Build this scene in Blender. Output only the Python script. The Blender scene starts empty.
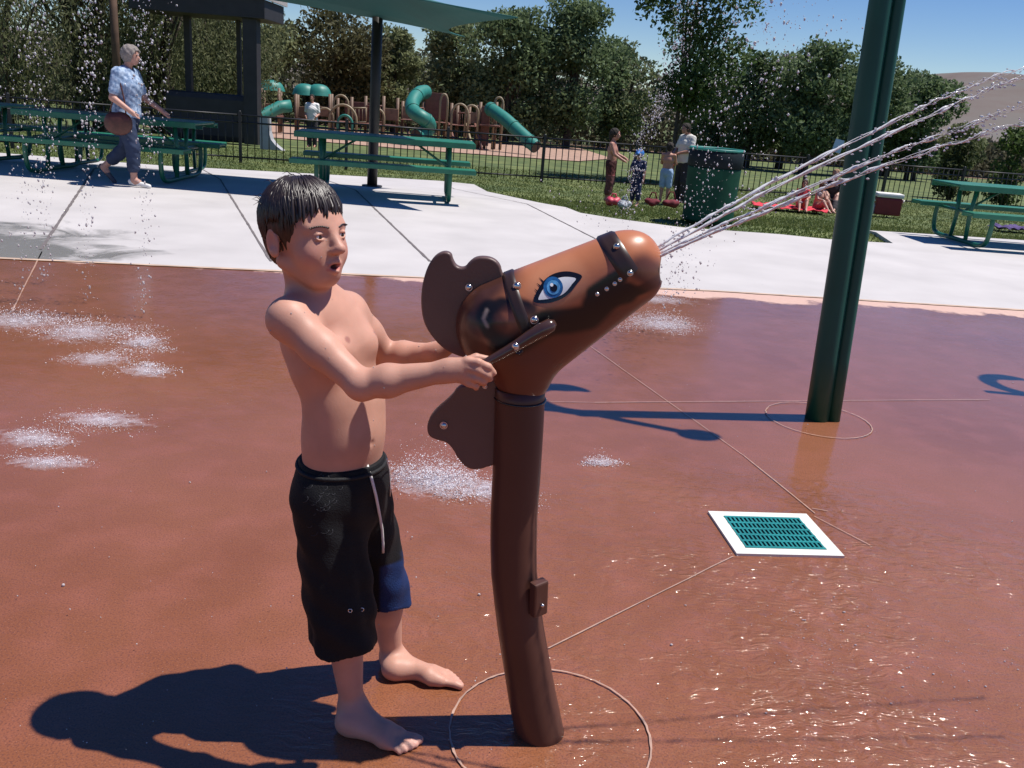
import bpy, bmesh, math, random
import numpy as np
from mathutils import Vector, Matrix
from mathutils.bvhtree import BVHTree
random.seed(7); RNG = np.random.default_rng(7)
R = math.radians
SC = bpy.context.scene
COL = SC.collection

# ------------------------------------------------------------------ camera
F_PX, CAM_H, PITCH, ROLL = 878.0, 1.38, R(17.9), R(4.6)
cam_d = bpy.data.cameras.new('camera'); cam = bpy.data.objects.new('camera', cam_d); COL.objects.link(cam)
cam_d.sensor_width = 36.0; cam_d.lens = F_PX / 1024 * 36.0
cam_d.clip_start = 0.05; cam_d.clip_end = 6000
_cp, _sp = math.cos(PITCH), math.sin(PITCH)
_fw = Vector((0, _cp, -_sp)); _up = Vector((0, _sp, _cp)); _rt = Vector((1, 0, 0))
_c, _s = math.cos(ROLL), math.sin(ROLL)
_R = _rt * _c + _up * _s; _U = _up * _c - _rt * _s
cam.matrix_world = Matrix(((_R.x, _U.x, -_fw.x, 0), (_R.y, _U.y, -_fw.y, 0), (_R.z, _U.z, -_fw.z, CAM_H), (0, 0, 0, 1)))
SC.camera = cam

# ------------------------------------------------------------------ world, sun, exposure
SUN_EL, SUN_AZ = 66.5, 10.5          # azimuth measured from +X towards +Y
w = bpy.data.worlds.new("World"); SC.world = w; w.use_nodes = True
nt = w.node_tree; bgn = nt.nodes['Background']
sky = nt.nodes.new('ShaderNodeTexSky'); sky.sky_type = 'NISHITA'; sky.sun_disc = False
sky.sun_elevation = R(SUN_EL); sky.sun_rotation = R(90 - SUN_AZ)
sky.air_density = 1.0; sky.dust_density = 0.05; sky.ozone_density = 3.0; sky.altitude = 1300
hs_ = nt.nodes.new('ShaderNodeHueSaturation'); hs_.inputs['Saturation'].default_value = 1.3; hs_.inputs['Hue'].default_value = .515; nt.links.new(sky.outputs[0], hs_.inputs['Color'])
nt.links.new(hs_.outputs[0], bgn.inputs[0]); bgn.inputs[1].default_value = 0.084
sd = bpy.data.lights.new('sun', 'SUN'); sun = bpy.data.objects.new('sun', sd); COL.objects.link(sun)
sd.energy = 5.0; sd.angle = R(0.5); sd.color = (1.0, 0.95, 0.88)
SUNV = Vector((math.cos(R(SUN_EL)) * math.cos(R(SUN_AZ)), math.cos(R(SUN_EL)) * math.sin(R(SUN_AZ)), math.sin(R(SUN_EL))))
sun.rotation_euler = SUNV.to_track_quat('Z', 'Y').to_euler(); sun.location = (5, 2, 20)
vs = SC.view_settings; vs.view_transform = 'Standard'; vs.look = 'None'; vs.exposure = 0.27; vs.gamma = 1.0
try: vs.use_curve_mapping = False
except Exception: pass
SC.cycles.max_bounces = 8; SC.cycles.transparent_max_bounces = 8; SC.cycles.transmission_bounces = 6
SC.cycles.caustics_reflective = False; SC.cycles.caustics_refractive = False
SC.cycles.use_denoising = True

# ------------------------------------------------------------------ survey helpers (measured points on the ground)
def zg(y):
    if y < 12.5: return 0.0
    if y < 18: return -.0764 * (y - 12.5)
    return -.42 - .02 * (min(y, 160) - 18)
def ray(px, py):
    x = px - 512; y = py - 384
    xl = x * _c + y * _s; yl = -x * _s + y * _c
    return np.array([xl / F_PX, _cp - yl / F_PX * _sp, -_sp - yl / F_PX * _cp])
def G(px, py):
    d = ray(px, py); zz = 0.0
    for i in range(120):
        t = (zz - CAM_H) / d[2]; zz = .5 * zz + .5 * zg(d[1] * t)
    return Vector((d[0] * t, d[1] * t, zz))
def At(px, py, Y):
    d = ray(px, py); t = Y / d[1]
    return Vector((d[0] * t, Y, CAM_H + d[2] * t))

# ------------------------------------------------------------------ objects
def tag(o, label=None, cat=None, group=None, kind=None):
    if label: o['label'] = label
    if cat: o['category'] = cat
    if group: o['group'] = group
    if kind: o['kind'] = kind
    return o
def empty(name, loc, rz=0.0, label=None, cat=None, group=None):
    o = bpy.data.objects.new(name, None); COL.objects.link(o); o.empty_display_size = .1
    o.location = loc; o.rotation_euler = (0, 0, rz)
    return tag(o, label, cat, group)
def wm(o):
    L_ = Matrix.LocRotScale(o.location, o.rotation_euler, o.scale)
    return wm(o.parent) @ o.matrix_parent_inverse @ L_ if o.parent is not None else L_
def link(name, me, m=None, parent=None, world=True):
    """mesh given in world coords when world=True (the parent's placement is undone)"""
    o = bpy.data.objects.new(name, me); COL.objects.link(o)
    if m is not None:
        me.materials.clear()
        for q in (m if isinstance(m, (list, tuple)) else [m]): me.materials.append(q)
    if parent is not None:
        o.parent = parent
        if world:
            o.matrix_parent_inverse = wm(parent).inverted()
    return o
def dup(o, parent=None, loc=None, rz=None, label=None):
    c = o.copy(); COL.objects.link(c)
    if parent is not None: c.parent = parent
    if loc is not None: c.location = loc
    if rz is not None: c.rotation_euler = (0, 0, rz)
    if label: c['label'] = label
    for ch in list(o.children): dup(ch, c)
    return c
def np_mesh(name, V, Fq, smooth=True, nside=4):
    V = np.asarray(V, np.float32); Fq = np.asarray(Fq, np.int32)
    me = bpy.data.meshes.new(name); n = len(Fq)
    me.vertices.add(len(V)); me.vertices.foreach_set('co', V.ravel())
    me.loops.add(n * nside); me.loops.foreach_set('vertex_index', Fq.ravel())
    me.polygons.add(n); me.polygons.foreach_set('loop_start', np.arange(0, n * nside, nside, dtype=np.int32))
    me.polygons.foreach_set('loop_total', np.full(n, nside, np.int32))
    me.polygons.foreach_set('use_smooth', np.full(n, smooth))
    me.update(calc_edges=True); me.validate()
    return me
def set_col(me, name, C):
    a = me.color_attributes.new(name, 'FLOAT_COLOR', 'POINT')
    C = np.asarray(C, np.float32)
    if C.shape[1] == 3: C = np.hstack([C, np.ones((len(C), 1), np.float32)])
    a.data.foreach_set('color', C.ravel())

class MB:
    """collects boxes, tubes, lathes into one mesh"""
    def __init__(s): s.bm = bmesh.new()
    def box(s, c, size, rot=None, bev=0.0):
        r = bmesh.ops.create_cube(s.bm, size=1.0); vs_ = r['verts']
        M = Matrix.Translation(Vector(c)) @ (rot.to_4x4() if rot is not None else Matrix()) @ Matrix.Diagonal((*size, 1))
        for v in vs_: v.co = M @ v.co
        if bev > 0:
            es = list({e for v in vs_ for e in v.link_edges})
            bmesh.ops.bevel(s.bm, geom=es, offset=bev, segments=2, affect='EDGES', profile=.6)
        return s
    def tube(s, pts, rad, n=10, cap=True, flat=1.0, closed=False):
        pts = [Vector(p) for p in pts]; k = len(pts)
        if not isinstance(rad, (list, tuple, np.ndarray)): rad = [rad] * k
        rings = []; up = None
        for i, p in enumerate(pts):
            if closed: t = pts[(i + 1) % k] - pts[i - 1]
            else: t = pts[min(i + 1, k - 1)] - pts[max(i - 1, 0)]
            t.normalize()
            if up is None:
                up = Vector((0, 0, 1)) if abs(t.z) < .9 else Vector((0, 1, 0))
            a = (up - t * up.dot(t)).normalized(); b = t.cross(a); up = a
            rings.append([s.bm.verts.new(p + (a * math.cos(2 * math.pi * j / n) + b * math.sin(2 * math.pi * j / n) * flat) * rad[i]) for j in range(n)])
        for i in range(k if closed else k - 1):
            A = rings[i]; B = rings[(i + 1) % k]
            for j in range(n):
                f = s.bm.faces.new((A[j], A[(j + 1) % n], B[(j + 1) % n], B[j])); f.smooth = True
        if cap and not closed:
            s.bm.faces.new(rings[0][::-1]); s.bm.faces.new(rings[-1])
        return s
    def ball(s, c, r, sc=(1, 1, 1), u=12, v=8, rot=None):
        q = bmesh.ops.create_uvsphere(s.bm, u_segments=u, v_segments=v, radius=1.0)
        M = Matrix.Translation(Vector(c)) @ (rot.to_4x4() if rot is not None else Matrix()) @ Matrix.Diagonal((r * sc[0], r * sc[1], r * sc[2], 1))
        for vv in q['verts']:
            vv.co = M @ vv.co
            for f in vv.link_faces: f.smooth = True
        return s
    def prism(s, poly, thick, M):
        """poly in local xy, extruded along z by thick (centred), M to world"""
        a = [s.bm.verts.new(M @ Vector((x, y, -thick / 2))) for x, y in poly]
        b = [s.bm.verts.new(M @ Vector((x, y, thick / 2))) for x, y in poly]
        n = len(poly); s.bm.faces.new(a[::-1]); s.bm.faces.new(b)
        for i in range(n): s.bm.faces.new((a[i], a[(i + 1) % n], b[(i + 1) % n], b[i]))
        return s
    def build(s, name, m, parent=None, world=True):
        bmesh.ops.recalc_face_normals(s.bm, faces=s.bm.faces)
        me = bpy.data.meshes.new(name); s.bm.to_mesh(me); s.bm.free()
        return link(name, me, m, parent, world)

# ------------------------------------------------------------------ materials
def mat(name, col, rough=.6, var=0.0, scale=8.0, bump=0.0, bscale=60.0, metal=0.0, coat=0.0, spec=.5, attr=None, col2=None, sss=0.0, trans=0.0, ior=None, detail=6):
    m = bpy.data.materials.new(name); m.use_nodes = True
    n = m.node_tree.nodes; l = m.node_tree.links; b = n['Principled BSDF']
    b.inputs['Roughness'].default_value = rough; b.inputs['Metallic'].default_value = metal
    b.inputs['Coat Weight'].default_value = coat; b.inputs['Coat Roughness'].default_value = .08
    b.inputs['Specular IOR Level'].default_value = spec
    b.inputs['Transmission Weight'].default_value = trans
    if ior: b.inputs['IOR'].default_value = ior
    if sss > 0:
        b.inputs['Subsurface Weight'].default_value = sss
        b.inputs['Subsurface Radius'].default_value = (.012, .005, .003); b.inputs['Subsurface Scale'].default_value = 1.0
    tc = n.new('ShaderNodeTexCoord')
    if attr:
        src = n.new('ShaderNodeVertexColor'); src.layer_name = attr; base = src.outputs['Color']
    else:
        rgb = n.new('ShaderNodeRGB'); rgb.outputs[0].default_value = (*col, 1); base = rgb.outputs[0]
    if var > 0 or col2:
        no = n.new('ShaderNodeTexNoise'); no.inputs['Scale'].default_value = scale; no.inputs['Detail'].default_value = detail
        l.new(tc.outputs['Object'], no.inputs['Vector'])
        if col2:
            rp = n.new('ShaderNodeMapRange'); rp.inputs['From Min'].default_value = .38; rp.inputs['From Max'].default_value = .62
            l.new(no.outputs['Fac'], rp.inputs['Value'])
            mx = n.new('ShaderNodeMix'); mx.data_type = 'RGBA'; l.new(rp.outputs[0], mx.inputs['Factor'])
            l.new(base, mx.inputs['A']); mx.inputs['B'].default_value = (*col2, 1); base = mx.outputs['Result']
        if var > 0:
            mr = n.new('ShaderNodeMapRange'); mr.inputs['From Min'].default_value = .3; mr.inputs['From Max'].default_value = .7
            mr.inputs['To Min'].default_value = 1 - var; mr.inputs['To Max'].default_value = 1 + var
            l.new(no.outputs['Fac'], mr.inputs['Value'])
            hs = n.new('ShaderNodeHueSaturation'); l.new(mr.outputs[0], hs.inputs['Value']); l.new(base, hs.inputs['Color']); base = hs.outputs['Color']
    l.new(base, b.inputs['Base Color'])
    if bump > 0:
        nb = n.new('ShaderNodeTexNoise'); nb.inputs['Scale'].default_value = bscale; nb.inputs['Detail'].default_value = 5
        l.new(tc.outputs['Object'], nb.inputs['Vector'])
        bp = n.new('ShaderNodeBump'); bp.inputs['Strength'].default_value = bump; bp.inputs['Distance'].default_value = .01
        l.new(nb.outputs['Fac'], bp.inputs['Height']); l.new(bp.outputs[0], b.inputs['Normal'])
    return m

M_SKIN = mat('skin', (.5, .28, .22), .52, var=.10, scale=14, bump=.035, bscale=300, sss=.12, attr='tint', spec=.4)
M_HAIR = mat('wet_hair', (.020, .011, .009), .40, var=.3, scale=60, spec=.6)
M_SHORTS = mat('wet_board_shorts', (0, 0, 0), .75, var=.25, scale=30, bump=.25, bscale=300, attr='dye', spec=.3)
M_BLACKCLOTH = mat('wet_black_cloth', (.0045, .0045, .006), .75, var=.25, scale=30, bump=.25, bscale=300)
M_BLUECLOTH = mat('blue_lining', (.012, .03, .12), .7, var=.2)
M_WHITE = mat('white_cord', (.75, .73, .7), .7, var=.05)
M_EYEW = mat('eye_white', (.7, .68, .66), .15)
M_IRIS = mat('brown_iris', (.03, .014, .008), .1)
M_POLEGREEN = mat('dark_green_enamel', (.008, .080, .060), .42, var=.12, scale=4, coat=.0, spec=.35, bump=.03, bscale=90)
M_TABLE = mat('table_green', (.012, .155, .085), .45, var=.18, scale=7, coat=.1)
M_TABLELEG = mat('table_leg_green', (.010, .12, .068), .4, var=.15, coat=.1)
M_BLACKMETAL = mat('black_metal', (.012, .012, .014), .45, var=.2)
M_DARKPOST = mat('dark_post', (.02, .018, .017), .5, var=.25, scale=3)
M_BOLT = mat('steel_bolt', (.6, .6, .6), .2, metal=1.0)
M_TEAL = mat('teal_plastic', (.022, .19, .155), .5, var=.1)
M_SAIL = mat('teal_sail', (.008, .095, .095), .8, var=.1, scale=1.5)
M_WOODTAN = mat('tan_play_post', (.17, .105, .07), .6, var=.2)
M_WOODRED = mat('brown_play_panel', (.17, .075, .055), .6, var=.2)
M_BARK = mat('bark', (.07, .052, .042), .9, var=.35, scale=6, bump=.6, bscale=12)

def water_mat():
    m = bpy.data.materials.new('water_drops'); m.use_nodes = True
    n = m.node_tree.nodes; l = m.node_tree.links; b = n['Principled BSDF']
    b.inputs['Base Color'].default_value = (.97, .97, 1, 1); b.inputs['Roughness'].default_value = .04
    b.inputs['Transmission Weight'].default_value = .62; b.inputs['IOR'].default_value = 1.33
    return m
M_WATER = water_mat()
M_FOAM = mat('white_foam', (.93, .92, .97), .4)
M_JET = mat('jet_water', (.98, .98, 1.0), .10, trans=.30, ior=1.33)

def foam_mat():
    m = bpy.data.materials.new('aerated_water'); m.use_nodes = True; n = m.node_tree.nodes; l = m.node_tree.links; b = n['Principled BSDF']
    b.inputs['Base Color'].default_value = (.80, .78, .86, 1); b.inputs['Roughness'].default_value = .35
    tc = n.new('ShaderNodeTexCoord'); gr = n.new('ShaderNodeTexGradient'); gr.gradient_type = 'SPHERICAL'; l.new(tc.outputs['Object'], gr.inputs[0])
    geo = n.new('ShaderNodeNewGeometry'); no = n.new('ShaderNodeTexNoise'); no.inputs['Scale'].default_value = 21; no.inputs['Detail'].default_value = 9; no.inputs['Roughness'].default_value = .72; no.inputs['Distortion'].default_value = .5
    l.new(geo.outputs['Position'], no.inputs['Vector'])
    a = n.new('ShaderNodeMath'); a.operation = 'MULTIPLY_ADD'; l.new(gr.outputs['Fac'], a.inputs[0]); a.inputs[1].default_value = .62; l.new(no.outputs['Fac'], a.inputs[2])
    r = n.new('ShaderNodeMapRange'); r.inputs['From Min'].default_value = .74; r.inputs['From Max'].default_value = 1.22; r.inputs['To Max'].default_value = .50; l.new(a.outputs[0], r.inputs['Value'])
    e = n.new('ShaderNodeMapRange'); e.inputs['From Min'].default_value = 0; e.inputs['From Max'].default_value = .25; l.new(gr.outputs['Fac'], e.inputs['Value'])
    mu = n.new('ShaderNodeMath'); mu.operation = 'MULTIPLY'; l.new(r.outputs[0], mu.inputs[0]); l.new(e.outputs[0], mu.inputs[1]); l.new(mu.outputs[0], b.inputs['Alpha'])
    return m
M_AERATED = foam_mat()
def pad_mat():
    m = bpy.data.materials.new('wet_red_concrete'); m.use_nodes = True
    n = m.node_tree.nodes; l = m.node_tree.links; b = n['Principled BSDF']
    geo = n.new('ShaderNodeNewGeometry'); pos = geo.outputs['Position']
    def noise(sc, det=4, vec=None, dist=0.0, rough=.5):
        q = n.new('ShaderNodeTexNoise'); q.inputs['Scale'].default_value = sc; q.inputs['Detail'].default_value = det
        q.inputs['Distortion'].default_value = dist; q.inputs['Roughness'].default_value = rough
        l.new(vec or pos, q.inputs['Vector']); return q.outputs['Fac']
    def mr(v, a, b_, c, d):
        q = n.new('ShaderNodeMapRange'); l.new(v, q.inputs['Value'])
        for k_, val in zip(('From Min', 'From Max', 'To Min', 'To Max'), (a, b_, c, d)): q.inputs[k_].default_value = val
        return q.outputs[0]
    def math_(op, a, b_=None):
        q = n.new('ShaderNodeMath'); q.operation = op
        for i, v in enumerate((a, b_)):
            if v is None: continue
            if isinstance(v, (int, float)): q.inputs[i].default_value = v
            else: l.new(v, q.inputs[i])
        return q.outputs[0]
    def mix(f, a, b_):
        q = n.new('ShaderNodeMix'); q.data_type = 'RGBA'; l.new(f, q.inputs['Factor'])
        for k_, v in (('A', a), ('B', b_)):
            if isinstance(v, tuple): q.inputs[k_].default_value = (*v, 1)
            else: l.new(v, q.inputs[k_])
        return q.outputs['Result']
    # broad tone, mid stains, fine aggregate
    c0 = mix(mr(noise(.9, 5, dist=.6), .35, .65, 0, 1), (.200, .062, .019), (.250, .086, .033))
    c1 = mix(mr(noise(6, 6), .45, .75, 0, .55), c0, (.30, .100, .058))
    c2 = mix(mr(noise(210, 3), .48, .70, 0, .75), c1, (.085, .028, .020))
    c3 = mix(mr(noise(290, 2), .62, .74, 0, .6), c2, (.42, .20, .13))
    # dry band beside the patio, ragged edge
    sx = n.new('ShaderNodeSeparateXYZ'); l.new(pos, sx.inputs[0])
    edge = math_('SUBTRACT', math_('ADD', 6.93, math_('MULTIPLY', sx.outputs['X'], .176)), sx.outputs['Y'])   # metres in front of patio edge
    wid = math_('ADD', math_('MULTIPLY', sx.outputs['X'], .075), .20)
    nse = math_('MULTIPLY', math_('SUBTRACT', noise(1.6, 7, rough=.65), .5), .9)
    dry = mr(math_('SUBTRACT', math_('ADD', wid, nse), edge), -.02, .06, 0, 1)
    c4 = mix(dry, c3, mix(noise(25, 4), (.52, .33, .27), (.62, .43, .36)))
    l.new(c4, b.inputs['Base Color'])
    # wetness / roughness
    wet = noise(.55, 4, dist=1.0)
    rough = mr(wet, .38, .6, .03, .13)
    b.inputs['Roughness'].default_value = .6; b.inputs['Specular IOR Level'].default_value = .3
    film = mr(dry, 0, 1, 1, 0); l.new(film, b.inputs['Coat Weight']); l.new(rough, b.inputs['Coat Roughness']); b.inputs['Coat IOR'].default_value = 1.42
    # film of running water: ripples strong at lower right, gentle elsewhere
    rx = math_('SUBTRACT', sx.outputs['X'], .95); ry = math_('SUBTRACT', sx.outputs['Y'], 2.0)
    d2 = math_('ADD', math_('MULTIPLY', rx, rx), math_('MULTIPLY', ry, ry))
    zone = mr(d2, .25, 2.4, 1, .0)
    zone = math_('MULTIPLY', zone, mr(noise(1.7, 3), .38, .6, .25, 1.0))
    vo = n.new('ShaderNodeTexVoronoi'); vo.feature = 'SMOOTH_F1'; vo.inputs['Scale'].default_value = 26
    wv = n.new('ShaderNodeVectorMath'); wv.operation = 'MULTIPLY_ADD'
    ns = n.new('ShaderNodeTexNoise'); ns.inputs['Scale'].default_value = 9; l.new(pos, ns.inputs['Vector'])
    l.new(ns.outputs['Color'], wv.inputs[0]); wv.inputs[1].default_value = (.09, .09, 0); l.new(pos, wv.inputs[2])
    l.new(wv.outputs[0], vo.inputs['Vector'])
    mp = n.new('ShaderNodeMapping'); mp.inputs['Rotation'].default_value = (0, 0, R(28)); mp.inputs['Scale'].default_value = (1, 3.2, 1)
    l.new(wv.outputs[0], mp.inputs['Vector'])
    rip = noise(19, 3, vec=mp.outputs[0], dist=.6)
    h = math_('ADD', math_('MULTIPLY', vo.outputs['Distance'], math_('MULTIPLY', zone, .013)),
              math_('MULTIPLY', rip, math_('ADD', math_('MULTIPLY', zone, .011), .0011)))
    h = math_('ADD', h, math_('MULTIPLY', noise(180, 3), .00008))
    h = math_('ADD', h, math_('MULTIPLY', noise(5, 2), .0012))
    bp = n.new('ShaderNodeBump'); bp.inputs['Strength'].default_value = .8; bp.inputs['Distance'].default_value = 1.0
    l.new(h, bp.inputs['Height']); l.new(bp.outputs[0], b.inputs['Coat Normal'])
    b2 = n.new('ShaderNodeBump'); b2.inputs['Strength'].default_value = .5; b2.inputs['Distance'].default_value = 1.0
    l.new(math_('ADD', math_('MULTIPLY', noise(150, 4), .0012), math_('MULTIPLY', h, 1.1)), b2.inputs['Height']); l.new(b2.outputs[0], b.inputs['Normal'])
    return m
M_PAD = pad_mat()
def patio_mat():
    m = mat('pale_concrete', (.48, .455, .45), .75, var=.09, scale=1.3, bump=.15, bscale=120)
    n = m.node_tree.nodes; l = m.node_tree.links; b = n['Principled BSDF']
    base = b.inputs['Base Color'].links[0].from_socket
    geo = n.new('ShaderNodeNewGeometry'); sx = n.new('ShaderNodeSeparateXYZ'); l.new(geo.outputs['Position'], sx.inputs[0])
    # wet stain spilling over the left corner by the pad
    def M(op, a, b_):
        q = n.new('ShaderNodeMath'); q.operation = op
        for i, v in enumerate((a, b_)):
            if isinstance(v, (int, float)): q.inputs[i].default_value = v
            else: l.new(v, q.inputs[i])
        return q.outputs[0]
    no = n.new('ShaderNodeTexNoise'); no.inputs['Scale'].default_value = 1.9; no.inputs['Detail'].default_value = 9; no.inputs['Roughness'].default_value = .68; no.inputs['Distortion'].default_value = .8
    l.new(geo.outputs['Position'], no.inputs['Vector'])
    dx = M('ADD', sx.outputs['X'], 4.4); dy = M('SUBTRACT', sx.outputs['Y'], 6.5)
    e = M('ADD', M('MULTIPLY', M('MULTIPLY', dx, dx), .35), M('MULTIPLY', M('MULTIPLY', dy, dy), .42))
    v = M('SUBTRACT', M('ADD', M('MULTIPLY', no.outputs['Fac'], 2.6), -.55), e)
    r = n.new('ShaderNodeMapRange'); r.inputs['From Min'].default_value = 0; r.inputs['From Max'].default_value = .55; l.new(v, r.inputs['Value'])
    mx = n.new('ShaderNodeMix'); mx.data_type = 'RGBA'; l.new(r.outputs[0], mx.inputs['Factor']); l.new(base, mx.inputs['A']); mx.inputs['B'].default_value = (.22, .21, .20, 1)
    l.new(mx.outputs['Result'], b.inputs['Base Color'])
    rr = n.new('ShaderNodeMix'); l.new(r.outputs[0], rr.inputs['Factor']); rr.inputs['A'].default_value = .75; rr.inputs['B'].default_value = .15
    l.new(rr.outputs['Result'], b.inputs['Roughness'])
    return m
M_PATIO = patio_mat()
M_LAWN = mat('lawn', (.070, .105, .026), .9, var=.3, scale=1.2, col2=(.105, .125, .036), bump=.4, bscale=30)
M_JOINT = mat('joint_sealant', (.40, .25, .19), .5, var=.2, scale=30)
M_JOINTDARK = mat('patio_joint', (.14, .12, .12), .8, var=.2)
M_CHIPS = mat('wood_chips', (.36, .23, .17), .9, var=.3, scale=4, bump=.4, bscale=20)

# ------------------------------------------------------------------ SDF modelling (numpy, surface nets)
class Field:
    def __init__(s, lo, hi, vox):
        s.lo = np.array(lo, np.float32); s.vox = vox
        s.n = np.ceil((np.array(hi) - np.array(lo)) / vox).astype(int) + 1
        s.F = np.full(s.n, .5, np.float32)
        s.ax = [s.lo[i] + np.arange(s.n[i], dtype=np.float32) * vox for i in range(3)]
    def win(s, lo, hi, pad):
        a = np.maximum(np.floor((np.array(lo) - pad - s.lo) / s.vox).astype(int), 0)
        b = np.minimum(np.ceil((np.array(hi) + pad - s.lo) / s.vox).astype(int) + 1, s.n)
        if np.any(b <= a): return None, None
        sl = tuple(slice(int(a[i]), int(b[i])) for i in range(3))
        return sl, (s.ax[0][sl[0]][:, None, None], s.ax[1][sl[1]][None, :, None], s.ax[2][sl[2]][None, None, :])
    def put(s, sl, d, k, sub):
        A = s.F[sl]
        if sub: d = -d
        if k > 0:
            h = np.maximum(k - np.abs(A - d), 0) / k
            t = h * h * k * .25
            s.F[sl] = np.maximum(A, d) + t if sub else np.minimum(A, d) - t
        else: s.F[sl] = np.maximum(A, d) if sub else np.minimum(A, d)
    def cap(s, a, b, ra, rb, k=.01, side=None, q=1.0, sub=False):
        """tapered capsule; side,q: stretch by factor q along unit vector side"""
        a = np.array(a, np.float32); b = np.array(b, np.float32); rm = max(ra, rb) * max(q, 1)
        sl, P = s.win(np.minimum(a, b) - rm, np.maximum(a, b) + rm, k + 2 * s.vox)
        if sl is None: return
        ba = b - a; L = float(ba @ ba) + 1e-9
        px, py, pz = P[0] - a[0], P[1] - a[1], P[2] - a[2]
        t = np.clip((px * ba[0] + py * ba[1] + pz * ba[2]) / L, 0, 1)
        qx, qy, qz = px - t * ba[0], py - t * ba[1], pz - t * ba[2]
        r2 = qx * qx + qy * qy + qz * qz
        if side is not None:
            w_ = np.array(side, np.float32); w_ /= np.linalg.norm(w_)
            dw = qx * w_[0] + qy * w_[1] + qz * w_[2]
            r2 = r2 + dw * dw * (1 / q ** 2 - 1)
        s.put(sl, np.sqrt(np.maximum(r2, 1e-12)) - (ra + t * (rb - ra)), k, sub)
    def ell(s, c, r, M=None, k=.01, sub=False):
        """ellipsoid, columns of M are its axes"""
        c = np.array(c, np.float32); r = np.array(r, np.float32)
        M = np.eye(3) if M is None else np.array(M)
        rm = float(max(r)); sl, P = s.win(c - rm, c + rm, k + 2 * s.vox)
        if sl is None: return
        X, Y, Z = P[0] - c[0], P[1] - c[1], P[2] - c[2]
        u = [(X * M[0, i] + Y * M[1, i] + Z * M[2, i]) for i in range(3)]
        k0 = np.sqrt(sum((u[i] / r[i]) ** 2 for i in range(3))) + 1e-9
        k1 = np.sqrt(sum((u[i] / r[i] ** 2) ** 2 for i in range(3))) + 1e-9
        s.put(sl, k0 * (k0 - 1) / k1, k, sub)
    def mesh(s, name, relax=1):
        F = s.F; S = F < 0
        C = [S[i:S.shape[0] - 1 + i, j:S.shape[1] - 1 + j, k:S.shape[2] - 1 + k] for i in (0, 1) for j in (0, 1) for k in (0, 1)]
        cnt = np.zeros(C[0].shape, np.int8)
        for c_ in C: cnt += c_
        mixed = (cnt > 0) & (cnt < 8)
        idx = np.argwhere(mixed); N = len(idx)
        ID = np.full(mixed.shape, -1, np.int32); ID[tuple(idx.T)] = np.arange(N)
        offs = np.array([(i, j, k) for i in (0, 1) for j in (0, 1) for k in (0, 1)])
        v = np.stack([F[tuple((idx + o).T)] for o in offs], 1)
        acc = np.zeros((N, 3), np.float32); num = np.zeros(N, np.float32)
        for a in range(8):
            for b in range(a + 1, 8):
                if np.abs(offs[a] - offs[b]).sum() != 1: continue
                va, vb = v[:, a], v[:, b]; m_ = (va < 0) != (vb < 0)
                t = np.where(m_, va / np.where(m_, va - vb, 1), 0)
                p_ = offs[a] + t[:, None] * (offs[b] - offs[a])
                acc += p_ * m_[:, None]; num += m_
        V = s.lo + (idx + acc / num[:, None]) * s.vox
        quads = []
        for ax in range(3):
            o1, o2 = [(1, 2), (2, 0), (0, 1)][ax]
            sa = [slice(None)] * 3; sb = [slice(None)] * 3
            sa[ax] = slice(0, -1); sb[ax] = slice(1, None)
            A = S[tuple(sa)]; B = S[tuple(sb)]
            e = np.argwhere(A != B)
            e = e[(e[:, o1] > 0) & (e[:, o2] > 0) & (e[:, o1] < S.shape[o1] - 1) & (e[:, o2] < S.shape[o2] - 1)]
            d1 = np.zeros(3, int); d1[o1] = 1; d2 = np.zeros(3, int); d2[o2] = 1
            q = np.stack([ID[tuple((e - d1 - d2).T)], ID[tuple((e - d2).T)], ID[tuple(e.T)], ID[tuple((e - d1).T)]], 1)
            ins = A[tuple(e.T)]
            q[~ins] = q[~ins][:, ::-1]
            quads.append(q)
        Q = np.concatenate(quads); Q = Q[(Q >= 0).all(1)]
        for _ in range(relax):
            ac = np.zeros_like(V); nm = np.zeros(len(V))
            for i in range(4):
                a_, b_ = Q[:, i], Q[:, (i + 1) % 4]
                for c3 in range(3):
                    ac[:, c3] += np.bincount(a_, V[b_, c3], len(V)) + np.bincount(b_, V[a_, c3], len(V))
                nm += np.bincount(a_, minlength=len(V)) + np.bincount(b_, minlength=len(V))
            V = V * .5 + .5 * ac / np.maximum(nm, 1)[:, None]
        V = V.astype(np.float32)
        return np_mesh(name, V, Q), V, Q

def smooth01(x, a, b):
    t = np.clip((x - a) / (b - a), 0, 1); return t * t * (3 - 2 * t)

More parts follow.
